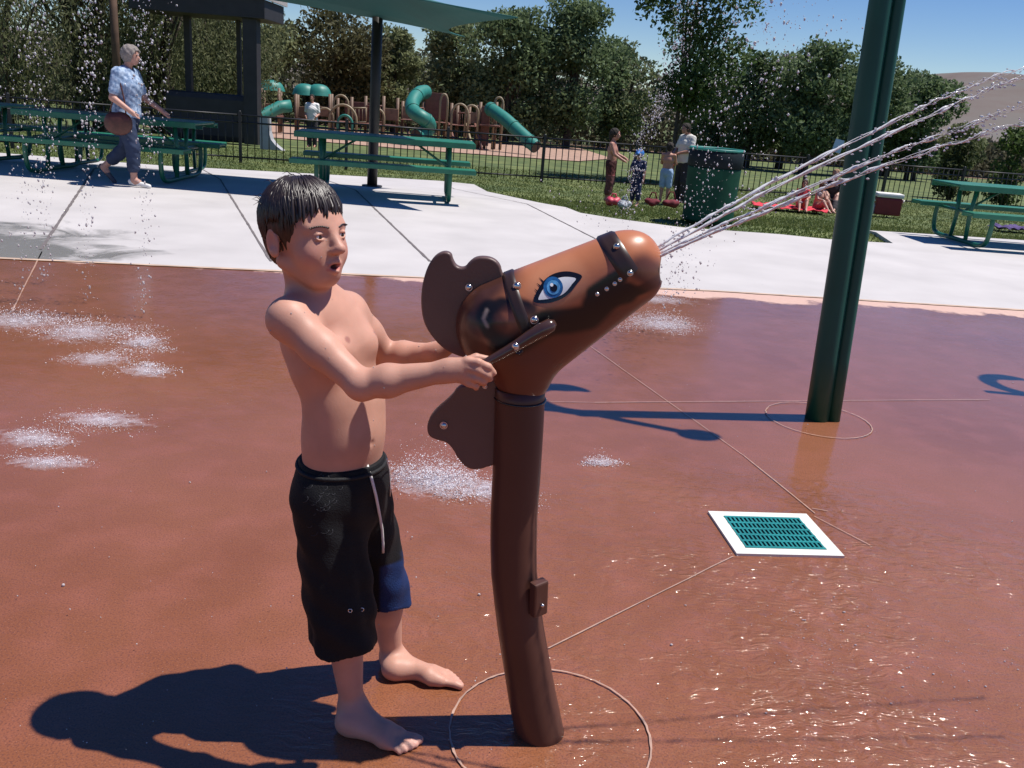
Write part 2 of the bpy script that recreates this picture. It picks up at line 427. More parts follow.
# ------------------------------------------------------------------ GROUND
def poly_sheet(pts, name, m, dz, kind='structure', parent=None, thick=0.0):
    bm = bmesh.new(); vs_ = [bm.verts.new((p[0], p[1], 0)) for p in pts]
    f = bm.faces.new(vs_)
    if f.normal.z < 0: f.normal_flip()
    bmesh.ops.triangulate(bm, faces=bm.faces[:])
    ys = [p[1] for p in pts]
    for y in [12.5, 18.0] + ([160.0] if max(ys) > 160 else []):
        if min(ys) < y < max(ys):
            bmesh.ops.bisect_plane(bm, geom=bm.verts[:] + bm.edges[:] + bm.faces[:], plane_co=(0, y, 0), plane_no=(0, 1, 0))
    bmesh.ops.triangulate(bm, faces=bm.faces)
    for v in bm.verts: v.co.z = zg(v.co.y) + dz
    bm.normal_update()
    if bm.faces and sum(f.normal.z for f in bm.faces) < 0: bmesh.ops.reverse_faces(bm, faces=bm.faces)
    if thick > 0:
        r = bmesh.ops.extrude_face_region(bm, geom=bm.faces[:])
        for e in r['geom']:
            if isinstance(e, bmesh.types.BMVert): e.co.z -= thick
        bmesh.ops.recalc_face_normals(bm, faces=bm.faces)
    me = bpy.data.meshes.new(name); bm.to_mesh(me); bm.free()
    o = link(name, me, m, parent)
    if kind: o['kind'] = kind
    return o
def edge_y(x): return 6.93 + .176 * x if x < 1.6 else 7.2116 + .095 * (x - 1.6)
# patio / pad border
border = [(x, edge_y(x)) for x in (-14, -8, -4, -2, 0, 1.6, 4.6, 9, 15)]
lawn = poly_sheet([(-900, -60), (900, -60), (900, 2500), (-900, 2500)], 'lawn', M_LAWN, -.05)
pad = poly_sheet([(-14, -6), (15, -6)] + [(x, y + .05) for x, y in border[::-1]], 'splash_pad', M_PAD, 0.0)
far_px = [(0, 153), (100, 161), (167, 166), (260, 171), (370, 177), (440, 181), (474, 184.5), (540, 203), (580, 213), (617, 219), (681, 227.5), (780, 234.5), (829, 239.5), (893, 243.5), (868, 230.5), (940, 235), (1024, 240.5)]
far = [(G(*p).x, G(*p).y) for p in far_px]
far = [(-16, far[0][1] + .1)] + far + [(15, far[-1][1])]
PATIO_POLY = [(border[0][0], border[0][1])] + border[1:] + [(15, border[-1][1])] + far[::-1]
PATIO_POLY = border + far[::-1]
patio = poly_sheet(PATIO_POLY, 'patio', M_PATIO, .004, thick=.08)
chip = [G(262, 146), G(262, 133), G(1024, 178), G(760, 166), G(540, 158), G(420, 153)]
cy0 = 36.0
chips = poly_sheet([(-16, 37), (-4, 36), (2, 37.5), (4, 44), (3, 60), (-18, 60)], 'playground_surfacing', M_CHIPS, -.02)
path_bg = poly_sheet([(-40, 66), (60, 62), (60, 64.5), (-40, 68.5)], 'footpath', M_CHIPS, -.02)

def strip(pa, pb, width, name, m, dz, wob=.0):
    a = Vector((pa[0], pa[1])); b = Vector((pb[0], pb[1])); n_ = max(2, int((b - a).length / .12)); d = (b - a).normalized(); pn = Vector((-d.y, d.x))
    bm = bmesh.new(); prev = None
    for i in range(n_ + 1):
        p = a.lerp(b, i / n_); wv = width * (.75 + .5 * random.random()); p = p + pn * random.uniform(-wob, wob)
        L_ = bm.verts.new((*(p + pn * wv / 2), zg(p.y) + dz)); R_ = bm.verts.new((*(p - pn * wv / 2), zg(p.y) + dz))
        if prev: bm.faces.new((prev[0], prev[1], R_, L_))
        prev = (L_, R_)
    bmesh.ops.recalc_face_normals(bm, faces=bm.faces)
    if sum(f.normal.z for f in bm.faces) < 0: bmesh.ops.reverse_faces(bm, faces=bm.faces)
    me = bpy.data.meshes.new(name); bm.to_mesh(me); bm.free()
    o = link(name, me, m); o['kind'] = 'structure'; return o
for (a, b, wd) in [((548, 649), (733, 557), .006), ((815, 514), (742, 455), .006), ((742, 455), (588, 345), .005), ((814, 517), (870, 546), .005), ((595, 403), (990, 400), .007), ((548, 402), (595, 403), .005),
                   ((42, 252), (12, 312), .012), ((812, 509), (828, 512), .005)]:
    strip(G(*a), G(*b), wd * .72, 'pad_joint', M_JOINT, .004, .0012)
for (a, b, wd) in [((98, 168), (41, 250), .028), ((203, 170), (271, 262), .022), ((318, 176), (430, 262), .022), ((452, 188), (640, 262), .018), ((1010, 245), (900, 236), .01)]:
    strip(G(*a), G(*b), wd, 'patio_joint', M_JOINTDARK, .008, .002)
# pale sealant bead along the patio edge
for i in range(len(border) - 1):
    strip((border[i][0], border[i][1] - .008), (border[i + 1][0], border[i + 1][1] - .008), .045, 'edge_joint', mat('edge_bead', (.50, .36, .27), .7, var=.2) if i == 0 else bpy.data.materials['edge_bead'], .0055, .0)
def ring(c, r, wd, name):
    bm = bmesh.new(); n_ = 96; prev = None; first = None
    for i in range(n_):
        a = 2 * math.pi * i / n_; ww = wd * (.6 + .8 * random.random()); rr = r + random.uniform(-.0015, .0015)
        p = bm.verts.new((c[0] + (rr + ww / 2) * math.cos(a), c[1] + (rr + ww / 2) * math.sin(a), .005)); q = bm.verts.new((c[0] + (rr - ww / 2) * math.cos(a), c[1] + (rr - ww / 2) * math.sin(a), .005))
        if prev: bm.faces.new((prev[0], p, q, prev[1]))
        else: first = (p, q)
        prev = (p, q)
    bm.faces.new((prev[0], first[0], first[1], prev[1])); bmesh.ops.recalc_face_normals(bm, faces=bm.faces)
    if sum(f.normal.z for f in bm.faces) < 0: bmesh.ops.reverse_faces(bm, faces=bm.faces)
    me = bpy.data.meshes.new(name); bm.to_mesh(me); bm.free(); o = link(name, me, M_JOINT); o['kind'] = 'structure'
ring(G(550, 733), .232, .0046, 'pad_ring'); ring(G(818, 420), .25, .005, 'pad_ring')

# ------------------------------------------------------------------ HORSE SPRAY FIGURE
HY = 1.69
horse = empty('horse_water_cannon', G(540, 731), 0, 'glossy brown horse head water cannon on a curved post, held by the boy', 'water toy')
def hc(x, y, Y=HY): return At(400 + x / 2.954, 220 + y / 2.954, Y)          # measured on an enlarged view of the head
def rm(px): return px / 2.954 / 513.0
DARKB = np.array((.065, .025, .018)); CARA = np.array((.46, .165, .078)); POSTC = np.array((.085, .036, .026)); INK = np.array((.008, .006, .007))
Fh = Field((-.42, 1.53, .62), (.42, 1.85, 1.34), .0034)
def hcap(p, q, rp, rq, k=.02, sub=False, flat=.84):
    Fh.cap(hc(*p), hc(*q), rm(rp), rm(rq), k, side=(0, 1, 0), q=flat, sub=sub)
Fh.F[:] = .5
hcap((308, 312), (660, 136), 146, 104, flat=.86)
hcap((368, 398), (688, 172), 104, 82, .025, flat=.84)
hcap((698, 102), (702, 108), 58, 58, .02); hcap((704, 156), (706, 160), 52, 52, .02)
hcap((362, 400), (361, 470), 88, 80, .03, flat=1.0)
# mouth groove and nostril dent
for sy in (-1, 1):
    a, b = hc(782, 192), hc(676, 216); oy = .062
    Fh.cap((a.x, HY + sy * oy * .95, a.z), (b.x, HY + sy * (oy + .008), b.z), .004, .003, .004, sub=True)
    c = hc(300, 310); Fh.ell((c.x, HY + sy * .092, c.z), (.045, .012, .026), k=.01, sub=True)
    e = hc(722, 128); Fh.ell((e.x, HY + sy * .062, e.z), (.010, .008, .007), k=.006, sub=True)
e = hc(764, 150); Fh.ell((e.x + .006, HY, e.z + .004), (.012, .030, .022), k=.004, sub=True)
me, V, Q = Fh.mesh('horse_head', 1)
# airbrushed paint, with painted muzzle shade and cheek highlight: distance to shapes in the profile plane
P2 = V[:, [0, 2]]
def xz(p): q = hc(p[0], p[1], HY - .072); return np.array((q.x, q.z))
def dpoly(pts):
    d = np.full(len(P2), 9.0)
    pts = [xz(p) for p in pts]
    for a, b in zip(pts[:-1], pts[1:]):
        ba = b - a; t = np.clip(((P2 - a) @ ba) / (ba @ ba), 0, 1)
        d = np.minimum(d, np.linalg.norm(P2 - a - t[:, None] * ba, axis=1))
    return d
def lay(C, col, m_): return C * (1 - m_[:, None]) + np.asarray(col) * m_[:, None]
C = np.tile(CARA, (len(P2), 1)).astype(float)
a, b = xz((765, 215)), xz((440, 475)); nrm = np.array((-(b - a)[1], (b - a)[0])); nrm /= np.linalg.norm(nrm)
# underside and throat are a deeper brown
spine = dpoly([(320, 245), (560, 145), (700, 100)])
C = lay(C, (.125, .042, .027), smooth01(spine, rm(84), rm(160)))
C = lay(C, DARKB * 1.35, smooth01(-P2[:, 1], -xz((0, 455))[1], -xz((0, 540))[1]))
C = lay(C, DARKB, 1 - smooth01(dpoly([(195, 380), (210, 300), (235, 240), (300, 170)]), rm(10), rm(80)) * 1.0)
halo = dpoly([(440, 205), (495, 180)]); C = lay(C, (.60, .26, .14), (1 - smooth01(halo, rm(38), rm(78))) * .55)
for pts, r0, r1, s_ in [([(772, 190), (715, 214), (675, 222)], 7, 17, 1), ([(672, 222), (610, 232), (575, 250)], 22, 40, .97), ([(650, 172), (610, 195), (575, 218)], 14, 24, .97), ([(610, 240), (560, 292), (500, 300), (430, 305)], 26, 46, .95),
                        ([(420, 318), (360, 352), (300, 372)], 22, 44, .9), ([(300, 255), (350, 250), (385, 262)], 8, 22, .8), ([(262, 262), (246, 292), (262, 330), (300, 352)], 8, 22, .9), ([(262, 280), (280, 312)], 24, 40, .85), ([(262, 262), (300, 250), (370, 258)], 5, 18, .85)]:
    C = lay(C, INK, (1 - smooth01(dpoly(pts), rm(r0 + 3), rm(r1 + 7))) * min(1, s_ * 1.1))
C = lay(C, (.09, .032, .022), (1 - smooth01(dpoly([(720, 150), (765, 180)]), rm(22), rm(62))) * .9)  # shade on the muzzle end, painted into the colour
C = lay(C, (.45, .36, .32), (1 - smooth01(dpoly([(256, 268), (246, 292), (258, 312)]), rm(1), rm(9))) * .6)  # pale highlight painted on the rim of the cheek swirl
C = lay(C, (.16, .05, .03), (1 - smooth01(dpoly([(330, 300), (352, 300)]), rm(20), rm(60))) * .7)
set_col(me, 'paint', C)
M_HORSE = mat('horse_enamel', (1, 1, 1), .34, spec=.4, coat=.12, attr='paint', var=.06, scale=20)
M_HPOST = mat('brown_post_enamel', tuple(POSTC), .38, spec=.35, coat=.08, var=.1, scale=6)
M_PLATE = mat('brown_plate_plastic', (.115, .066, .058), .42, var=.08, scale=10, bump=.08, bscale=150)
M_PLATEEDGE = M_PLATE
M_STRAP = mat('dark_strap', (.035, .018, .014), .35, var=.15)
M_INK = mat('black_paint', tuple(INK), .25, coat=.4)
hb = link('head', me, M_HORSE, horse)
bvh = BVHTree.FromPolygons([Vector(v) for v in V.tolist()], [tuple(q) for q in Q.tolist()])
# post
pc = [((520, 387), .0515), ((518.5, 430), .0512), ((516.5, 474), .0505), ((514, 515), .050), ((513.5, 545), .050), ((514, 572), .050), ((517, 600), .0505), ((521, 630), .0515), ((526, 660), .0525), ((532, 695), .0545), ((538.5, 727), .056)]
pts = []; rad = []
for i in range(len(pc) - 1):
    for s_ in range(4):
        t = s_ / 4; q0, q1 = pc[i], pc[i + 1]
        pts.append(At(q0[0][0] * (1 - t) + q1[0][0] * t, q0[0][1] * (1 - t) + q1[0][1] * t, HY)); rad.append(q0[1] * (1 - t) + q1[1] * t)
pts.append(At(*pc[-1][0], HY)); rad.append(pc[-1][1]); pts.append(pts[-1] + (pts[-1] - pts[-2]).normalized() * .05); rad.append(.056)
POSTPTS = pts
MB().tube(pts, rad, 40).build('post', M_HPOST, horse)
tp = At(520, 398, HY); MB().tube([tp + Vector((.0524 * math.cos(t), .0524 * math.sin(t), .001 * 0)) for t in np.linspace(0, 2 * math.pi, 49)[:-1]], .0022, 6, closed=True).build('seam_ring', M_INK, horse)
# hatch on the right flank of the post
h0 = At(533, 596, HY - .035)
hm = MB(); hm.box((h0.x + .012, HY - .040, h0.z), (.036, .022, .082), Matrix.Rotation(R(38), 3, 'Z') @ Matrix.Rotation(R(-4), 3, 'Y'), .004)
hatch = hm.build('access_hatch', M_HPOST, horse)
MB().ball((h0.x + .021, HY - .050, h0.z - .012), .0045).build('screw', M_BOLT, hatch)
# crest plates (mid plane)
def plate(name, crop_pts, th=.022, smooth=3):
    pl = [hc(*p) for p in crop_pts]; q = [(p.x, p.z) for p in pl]
    for _ in range(smooth):      # Chaikin rounding
        o = []
        for i in range(len(q)):
            a, b = q[i], q[(i + 1) % len(q)]
            o += [(a[0] * .75 + b[0] * .25, a[1] * .75 + b[1] * .25), (a[0] * .25 + b[0] * .75, a[1] * .25 + b[1] * .75)]
        q = o
    bm = bmesh.new()
    vs_ = [bm.verts.new((x, HY - th / 2, z)) for x, z in q]; f = bm.faces.new(vs_)
    r = bmesh.ops.extrude_face_region(bm, geom=[f])
    for e in r['geom']:
        if isinstance(e, bmesh.types.BMVert): e.co.y += th
    es = [e for e in bm.edges if abs(e.verts[0].co.y - e.verts[1].co.y) < 1e-5]
    bmesh.ops.bevel(bm, geom=es, offset=.004, segments=3, affect='EDGES', profile=.5)
    bmesh.ops.recalc_face_normals(bm, faces=bm.faces)
    for f in bm.faces: f.smooth = len(f.verts) == 4
    me = bpy.data.meshes.new(name); bm.to_mesh(me); bm.free()
    return link(name, me, M_PLATE, horse)
up_plate = plate('mane_plate', [(330, 200), (302, 158), (296, 128), (270, 108), (228, 106), (205, 122), (192, 140), (168, 136), (156, 116), (152, 96), (128, 90), (98, 108), (76, 150), (62, 215), (66, 285), (86, 330), (128, 378), (180, 402), (240, 410), (300, 380), (330, 300)], smooth=2)
lo_plate = plate('mane_plate', [(330, 440), (280, 470), (235, 482), (176, 484), (150, 522), (100, 562), (80, 598), (84, 634), (112, 646), (140, 652), (160, 676), (182, 714), (206, 732), (240, 732), (268, 720), (330, 700)], smooth=2)
def rivet(p, par, r=.0062, off=.0, sy=-1, name='rivet'):
    c = Vector((p[0], p[1], p[2])); m_ = MB(); m_.ball(c, r, (1, .7, 1), 12, 8); m_.tube([c + Vector((0, .001 * sy, 0)), c + Vector((0, -.003 * sy, 0))], r * 1.2, 14)
    return m_.build(name, M_BOLT, par)
for sy in (-1, 1):
    c = hc(205, 195); rivet((c.x, HY + sy * .0135, c.z), up_plate, .006, sy=sy, name='bolt')
    c = hc(131, 600); rivet((c.x, HY + sy * .0135, c.z), lo_plate, .0068, sy=sy, name='bolt')
    c = hc(252, 486); rivet((c.x, HY + sy * .0135, c.z), lo_plate, .004, sy=sy, name='bolt')
def hit(x, z, sy=-1):
    r = bvh.ray_cast(Vector((x, HY + sy * .5, z)), Vector((0, -sy, 0)))
    return r[0], r[1]
# painted eye as thin decals laid on both cheeks
def decal(poly, name, m, off, par, sy=-1, sub=5):
    bm = bmesh.new(); vs_ = [bm.verts.new((x, 0, z)) for x, z in poly]; f = bm.faces.new(vs_)
    bmesh.ops.triangulate(bm, faces=bm.faces[:])
    for _ in range(sub):
        long = [e for e in bm.edges if e.calc_length() > .005]
        if not long: break
        bmesh.ops.subdivide_edges(bm, edges=long, cuts=1); bmesh.ops.triangulate(bm, faces=[f for f in bm.faces if len(f.verts) > 3])
    for v in bm.verts:
        h, n_ = hit(v.co.x, v.co.z, sy)
        v.co.y = (h.y if h else HY) + sy * off
    if sum(f.normal.y for f in bm.faces) * sy < 0: bmesh.ops.reverse_faces(bm, faces=bm.faces[:])
    for f in bm.faces: f.smooth = True
    me = bpy.data.meshes.new(name); bm.to_mesh(me); bm.free(); return link(name, me, m, par)
def ez(x, y): q = At(460 + x / 5.486, 230 + y / 5.486, HY - .078); return (q.x, q.z)
def cath(pts, n=6):
    out = []; k = len(pts)
    for i in range(k):
        p0, p1, p2, p3 = [np.array(pts[(i + j) % k], float) for j in (-1, 0, 1, 2)]
        for s_ in range(n):
            t = s_ / n; out.append(tuple(.5 * ((2 * p1) + (-p0 + p2) * t + (2 * p0 - 5 * p1 + 4 * p2 - p3) * t * t + (-p0 + 3 * p1 - 3 * p2 + p3) * t ** 3)))
    return out
M_EYEBLUE = mat('blue_iris', (.02, .11, .30), .2, coat=.5, var=.35, scale=160)
M_EYELIGHT = mat('light_blue_iris', (.10, .33, .62), .2, coat=.5, var=.3, scale=160)
M_EYEPAINT = mat('white_eye_paint', (.80, .82, .84), .2, coat=.5)
outl = cath([(404, 396), (418, 352), (454, 298), (500, 262), (558, 243), (618, 242), (672, 262), (644, 302), (608, 346), (562, 380), (500, 402), (446, 406)], 5)
white = cath([(430, 384), (445, 350), (474, 312), (512, 286), (560, 270), (606, 268), (638, 276), (616, 304), (584, 342), (548, 366), (496, 380), (450, 386)], 5)
circ = lambda cx, cy, r: [(cx + r * math.cos(t), cy + r * math.sin(t)) for t in np.linspace(0, 2 * math.pi, 29)[:-1]]
for sy in (-1, 1):
    eye = decal([ez(*p) for p in outl], 'eye', M_INK, .0008, horse, sy)
    decal([ez(*p) for p in white], 'eye_white', M_EYEPAINT, .0016, eye, sy)
    decal([ez(*p) for p in circ(512, 322, 54)], 'iris_rim', M_EYEBLUE, .0022, eye, sy)
    decal([ez(*p) for p in circ(513, 322, 37)], 'iris', M_EYELIGHT, .0028, eye, sy)
    decal([ez(*p) for p in circ(515, 324, 20)], 'pupil', M_INK, .0034, eye, sy)
    decal([ez(*p) for p in circ(504, 308, 9)], 'glint', M_EYEPAINT, .0040, eye, sy, 2)
    for (a, b) in [((430, 350), (408, 330)), ((446, 322), (420, 302)), ((462, 300), (432, 274)), ((424, 372), (404, 362))]:
        dx, dy = b[0] - a[0], b[1] - a[1]; L_ = math.hypot(dx, dy); nx, ny = -dy / L_ * 5, dx / L_ * 5
        decal([ez(a[0] + nx, a[1] + ny), ez(a[0] - nx, a[1] - ny), ez(*b)], 'lash', M_INK, .001, eye, sy, 2)
# bridle straps that wrap over the head
def band(c, t, width, name, dn=-105, th=.0035):
    c = hc(*c); d = (hc(*t[1]) - hc(*t[0])).normalized()      # across-strap direction in the profile plane
    ax = Vector((-d.z, 0, d.x)) * -1                         # along the head
    if ax.x < 0: ax = -ax
    if d.z < 0: d = -d
    bm = bmesh.new(); rows = []
    for a in np.linspace(R(dn), R(-dn), 61):
        row = []
        for k_, wv in enumerate(np.linspace(-.5, .5, 7)):
            o = c + ax * (wv * width); dr = (d * math.cos(a) + Vector((0, 1, 0)) * math.sin(a)).normalized()
            h = bvh.ray_cast(o + dr * .4, -dr)
            p = h[0] if h[0] is not None else o
            row.append(bm.verts.new(p + dr * (th if 0 < k_ < 6 else -.001)))
        rows.append(row)
    for i in range(len(rows) - 1):
        for j in range(6):
            f = bm.faces.new((rows[i][j], rows[i][j + 1], rows[i + 1][j + 1], rows[i + 1][j])); f.smooth = True
    bmesh.ops.recalc_face_normals(bm, faces=bm.faces)
    me = bpy.data.meshes.new(name); bm.to_mesh(me); bm.free(); return link(name, me, M_STRAP, horse)
s1 = band((352, 240), ((388, 322), (322, 150)), .026, 'bridle_strap', -118)
s2 = band((655, 120), ((693, 170), (625, 64)), .040, 'bridle_strap', -108)
for (cx, cy), par, r in [((345, 202), s1, .0068), ((397, 293), s1, .0068), ((312, 158), s1, .006), ((645, 86), s2, .006), ((682, 160), s2, .005), ((622, 60), s2, .005)]:
    for sy in (-1, 1):
        c = hc(cx, cy, HY - .075); h, n_ = hit(c.x, c.z, sy)
        if h: rivet((h.x, h.y + sy * .0045, h.z), par, r, sy=sy)
for (cx, cy) in [(584, 222), (612, 207), (636, 192), (652, 180)]:
    for sy in (-1, 1):
        c = hc(cx, cy, HY - .075); h, n_ = hit(c.x, c.z, sy)
        if h: rivet((h.x, h.y + sy * .001, h.z), horse, .0035, sy=sy, name='stud')
# handles: rounded tapering bars bolted to both cheeks, ending at the hands
for sy in (-1, 1):
    def q(x, y, o): p = At(x, y, HY - o); return Vector((p.x, HY + sy * o, p.z))
    P_ = [q(466, 374, .115), (q(478, 367, .112)), q(489, 361, .108), q(502, 354, .104), q(516, 346, .100), q(530, 337, .097), q(542, 330, .094), q(551, 325, .091), q(555.5, 322.5, .089)]
    hd = MB(); hd.tube(P_, [.0075, .008, .0085, .0095, .011, .013, .0145, .0135, .006], 16, flat=1.0)
    hd = hd.build('handle', mat('brown_handle_plastic', (.055, .026, .020), .22, coat=.5) if sy == -1 else bpy.data.materials['brown_handle_plastic'], horse)
    b0 = q(515.5, 346.5, .110); rivet(b0, hd, .006, sy=sy, name='bolt')
    MB().tube([q(518, 350, .099), q(520, 352, .06)], .008, 12).build('bracket', M_STRAP, hd)

# ------------------------------------------------------------------ BOY
FD = np.array((math.cos(R(28)), -math.sin(R(28)), 0)); LD = np.array((math.sin(R(28)), math.cos(R(28)), 0)); UD = np.array((0, 0, 1.0))
boy = empty('person', (-.35, 1.74, 0), 0, 'barefoot boy with wet dark hair and black swim shorts gripping the horse water cannon', 'person')
B = Field((-.60, 1.40, -.01), (.16, 2.06, 1.225), .003)
A3 = lambda x, y, Y: np.array(At(x, y, Y))
pel = A3(342, 478, 1.735); waist = A3(344, 432, 1.735); belly = A3(345, 405, 1.735); chest = A3(331, 352, 1.735); upch = A3(318, 322, 1.73); neck = A3(311, 303, 1.72)
hd_c = A3(304, 236, 1.705)
B.cap(pel, waist, .095, .092, .02, side=FD, q=.80)
B.cap(waist, belly, .092, .092, .03, side=FD, q=.80)
B.cap(belly, chest, .086, .096, .03, side=FD, q=.74)
B.cap(chest, upch, .098, .080, .03, side=FD, q=.70)
B.ell(waist + FD * .028 + UD * .005, (.045, .06, .06), k=.03)
shR, shL = A3(289, 320, 1.635), A3(347, 313, 1.815)
B.cap(shR, shL, .038, .038, .045)
B.cap(upch + UD * .02, neck + UD * .03, .045, .036, .04)
B.cap(neck, hd_c - UD * .04 - FD * .012, .037, .040, .02)
for s_, sh in ((-1, shR), (1, shL)):        # pecs, shoulder blades, trapezius
    B.ell(chest + LD * s_ * .045 + FD * .048 + UD * .018, (.026, .030, .026), k=.035)
    B.ell(chest + LD * s_ * .05 - FD * .050 + UD * .03, (.030, .030, .045), k=.03)
    B.cap(neck + LD * s_ * .02 - FD * .006, sh + UD * .010, .022, .022, .03)
    B.cap(neck + LD * s_ * .012 + FD * .030 - UD * .018, sh + UD * .012 + FD * .012, .006, .007, .014)   # collar bone
# spine groove, navel
B.cap(waist - FD * .085, chest - FD * .092, .006, .006, .02, sub=True)
nav = waist + FD * .066 - UD * .0 - LD * .012; B.ell(nav + FD * .022, (.006, .006, .006), k=.006, sub=True)
# arms
elR, wrR = A3(361, 385, 1.575), A3(446, 371.5, 1.562)
elL, wrL = A3(388, 357, 1.875), A3(437, 352, 1.83)
def arm(sh, el, wr, up=UD):
    m1 = sh * .55 + el * .45
    B.cap(sh, m1, .040, .034, .02); B.cap(m1, el, .034, .0275, .02)
    m2 = el * .68 + wr * .32; B.cap(el, m2, .0275, .0305, .015); B.cap(m2, wr, .0305, .0190, .015, side=(0, 1, 0), q=.92)
    B.cap(el, el + (el - sh) * .03, .022, .02, .015)
arm(shR, elR, wrR); arm(shL, elL, wrL)
def hand(sy):
    def h(x, y, o): p = At(x, y, HY - o); return np.array((p.x, HY + sy * o, p.z))
    w0 = h(446, 371, .128) if sy < 0 else wrL
    B.cap(w0, h(459, 370, .130), .0185, .0180, .02, side=(0, 1, 0), q=.8)
    B.cap(h(452, 367, .128), h(467, 364, .130), .0135, .0115, .016, side=(0, 1, 0), q=.85)
    B.cap(h(456, 373, .130), h(465, 377, .130), .0150, .0125, .012, side=(0, 1, 0), q=.8)
    for pts, r in [([(467, 361, .132), (478, 362.5, .134), (488, 367, .128), (493.5, 373, .117)], (.0094, .0083, .0076, .0066)),
                   ([(466, 367, .133), (477, 370, .136), (487, 375, .129), (490, 379, .116)], (.0094, .0084, .0076, .0066)),
                   ([(464, 373.5, .132), (474, 377.5, .135), (483, 381, .128), (484, 384, .114)], (.0090, .0080, .0072, .0063)),
                   ([(461, 379, .130), (469, 383.5, .132), (476, 386, .125), (476, 388, .114)], (.0080, .0071, .0064, .0057)),
                   ([(457, 367, .126), (466, 361.5, .114), (476, 357.5, .105), (487, 358.8, .099)], (.0085, .0092, .0082, .0066))]:
        for i in range(3): B.cap(h(*pts[i]), h(*pts[i + 1]), r[i], r[i + 1], .0035)
hand(-1); hand(1)
# legs and feet
hipR, hipL = pel - LD * .052 - UD * .03, pel + LD * .052 - UD * .03
knR, anR = A3(346, 606, 1.665), A3(352, 706, 1.665)
knL, anL = A3(386, 580, 1.845), A3(392, 657, 1.885)
def leg(hp, kn, an):
    B.cap(hp, kn, .066, .043, .02); cf = kn * .68 + an * .32 - FD * .008
    B.cap(kn, cf, .041, .040, .015); B.cap(cf, an, .040, .0245, .02)
    B.cap(kn + FD * .014, kn + FD * .014 - UD * .02, .026, .024, .015)
leg(hipR, knR, anR); leg(hipL, knL, anL)
def foot(an, heel, toe, side):
    """heel, toe: ground points; side = +1 if the big toe lies to the left (+LD) of the foot"""
    heel = np.array(heel); toe = np.array(toe); d = toe - heel; L_ = np.linalg.norm(d); d /= L_; s_ = np.array((-d[1], d[0], 0)) * side
    at = lambda f, l, z: heel + d * L_ * f + s_ * l + UD * z
    B.cap(an, at(.14, 0, .030), .0250, .0260, .018)
    B.cap(at(.10, 0, .024), at(.16, 0, .022), .0245, .024, .01)
    B.cap(an + d * .004, at(.55, .006, .024), .0240, .0190, .03)
    B.cap(at(.15, -.004, .019), at(.60, -.010, .0155), .0205, .0165, .02)
    B.cap(at(.60, .014, .0175), at(.72, .016, .0155), .0185, .0155, .02)
    B.cap(at(.62, -.016, .0135), at(.70, -.020, .012), .0145, .0125, .02)
    for i, (l, f1, r) in enumerate([(.020, 1.0, .0105), (.0055, .985, .0077), (-.006, .95, .0072), (-.0165, .91, .0069), (-.0265, .865, .0066)]):
        B.cap(at(.70 - i * .015, l * .85, .0145), at(f1 - .085, l, .0125), r * .95, r * .86, .006)
        B.cap(at(f1 - .085, l, .0125), at(f1 - .032, l, r * .95), r * .86, r, .004)
        if i == 0: B.ell(at(f1 - .012, l, .0205), (.006, .006, .003), k=.003, sub=True)
    B.cap(at(.42, .030, .0), at(.52, .030, .0), .010, .010, .01, sub=True)
foot(anR, G(338, 728), G(418, 750), 1); foot(anL, G(383, 676), G(463, 684), -1)
# head: local frame f,l,u
YAW = R(33); HP = R(8)
hf = np.array((math.cos(YAW) * math.cos(HP), -math.sin(YAW) * math.cos(HP), math.sin(HP))); hl = np.array((math.sin(YAW), math.cos(YAW), 0)); hu = np.cross(hf, hl)
hl_t = hl; HM = np.stack([hf, hl_t, hu], 1)
H_ = lambda f, l, u: hd_c + hf * f * HS + hl_t * l * HS + hu * u * HS
HS = 1.0
def he(c, r, k=.01, sub=False): B.ell(H_(*c), np.array(r) * HS, HM, k, sub)
def hcp(a, b, ra, rb, k=.006, sub=False): B.cap(H_(*a), H_(*b), ra, rb, k, sub=sub)
he((-.009, 0, .030), (.080, .069, .074), .01)
he((.030, 0, .018), (.052, .058, .058), .02)
he((.034, 0, -.032), (.044, .050, .060), .025)
he((.046, 0, -.070), (.026, .026, .024), .025)          # chin
for s_ in (-1, 1):
    he((.046, s_ * .032, -.032), (.026, .024, .028), .018)  # cheek
    hcp((-.012, s_ * .046, -.045), (.042, s_ * .018, -.078), .014, .012, .022)  # jaw
    hcp((.0705, s_ * .012, .0175), (.060, s_ * .042, .0175), .0088, .0075, .012)   # brow
    he((.087, s_ * .0285, .0015), (.016, .0155, .0105), .008, True)            # socket
    for el_, az0, rl in ((25, 54, .0019), (-27, 52, .0018)):        # lids wrap round the ball
        arc = [(.0650 + .0126 * math.cos(R(el_ * (1 - (a / 62.) ** 2 * .75))) * math.cos(R(a)), s_ * .0290 + .0126 * math.sin(R(a)), .0010 + .0126 * math.sin(R(el_ * (1 - (a / 62.) ** 2 * .75)))) for a in np.linspace(-az0, az0, 7)]
        for q0, q1 in zip(arc[:-1], arc[1:]): hcp(q0, q1, rl, rl, .003)
    # ear
    he((-.010, s_ * .070, -.006), (.016, .0075, .028), .006)
    he((-.008, s_ * .078, -.003), (.0095, .006, .018), .004, True)
    he((-.004, s_ * .073, -.026), (.009, .006, .009), .006)
    he((.084, s_ * .0092, -.0275), (.0085, .0065, .0062), .006)                  # nostril wing
    he((.092, s_ * .0055, -.0355), (.004, .0030, .0035), .002, True)
hcp((.074, 0, .012), (.094, 0, -.022), .0070, .0098, .012)                      # nose
he((.096, 0, -.024), (.0095, .0095, .0085), .006)
hcp((.076, 0, -.040), (.080, 0, -.046), .006, .006, .010)                       # philtrum
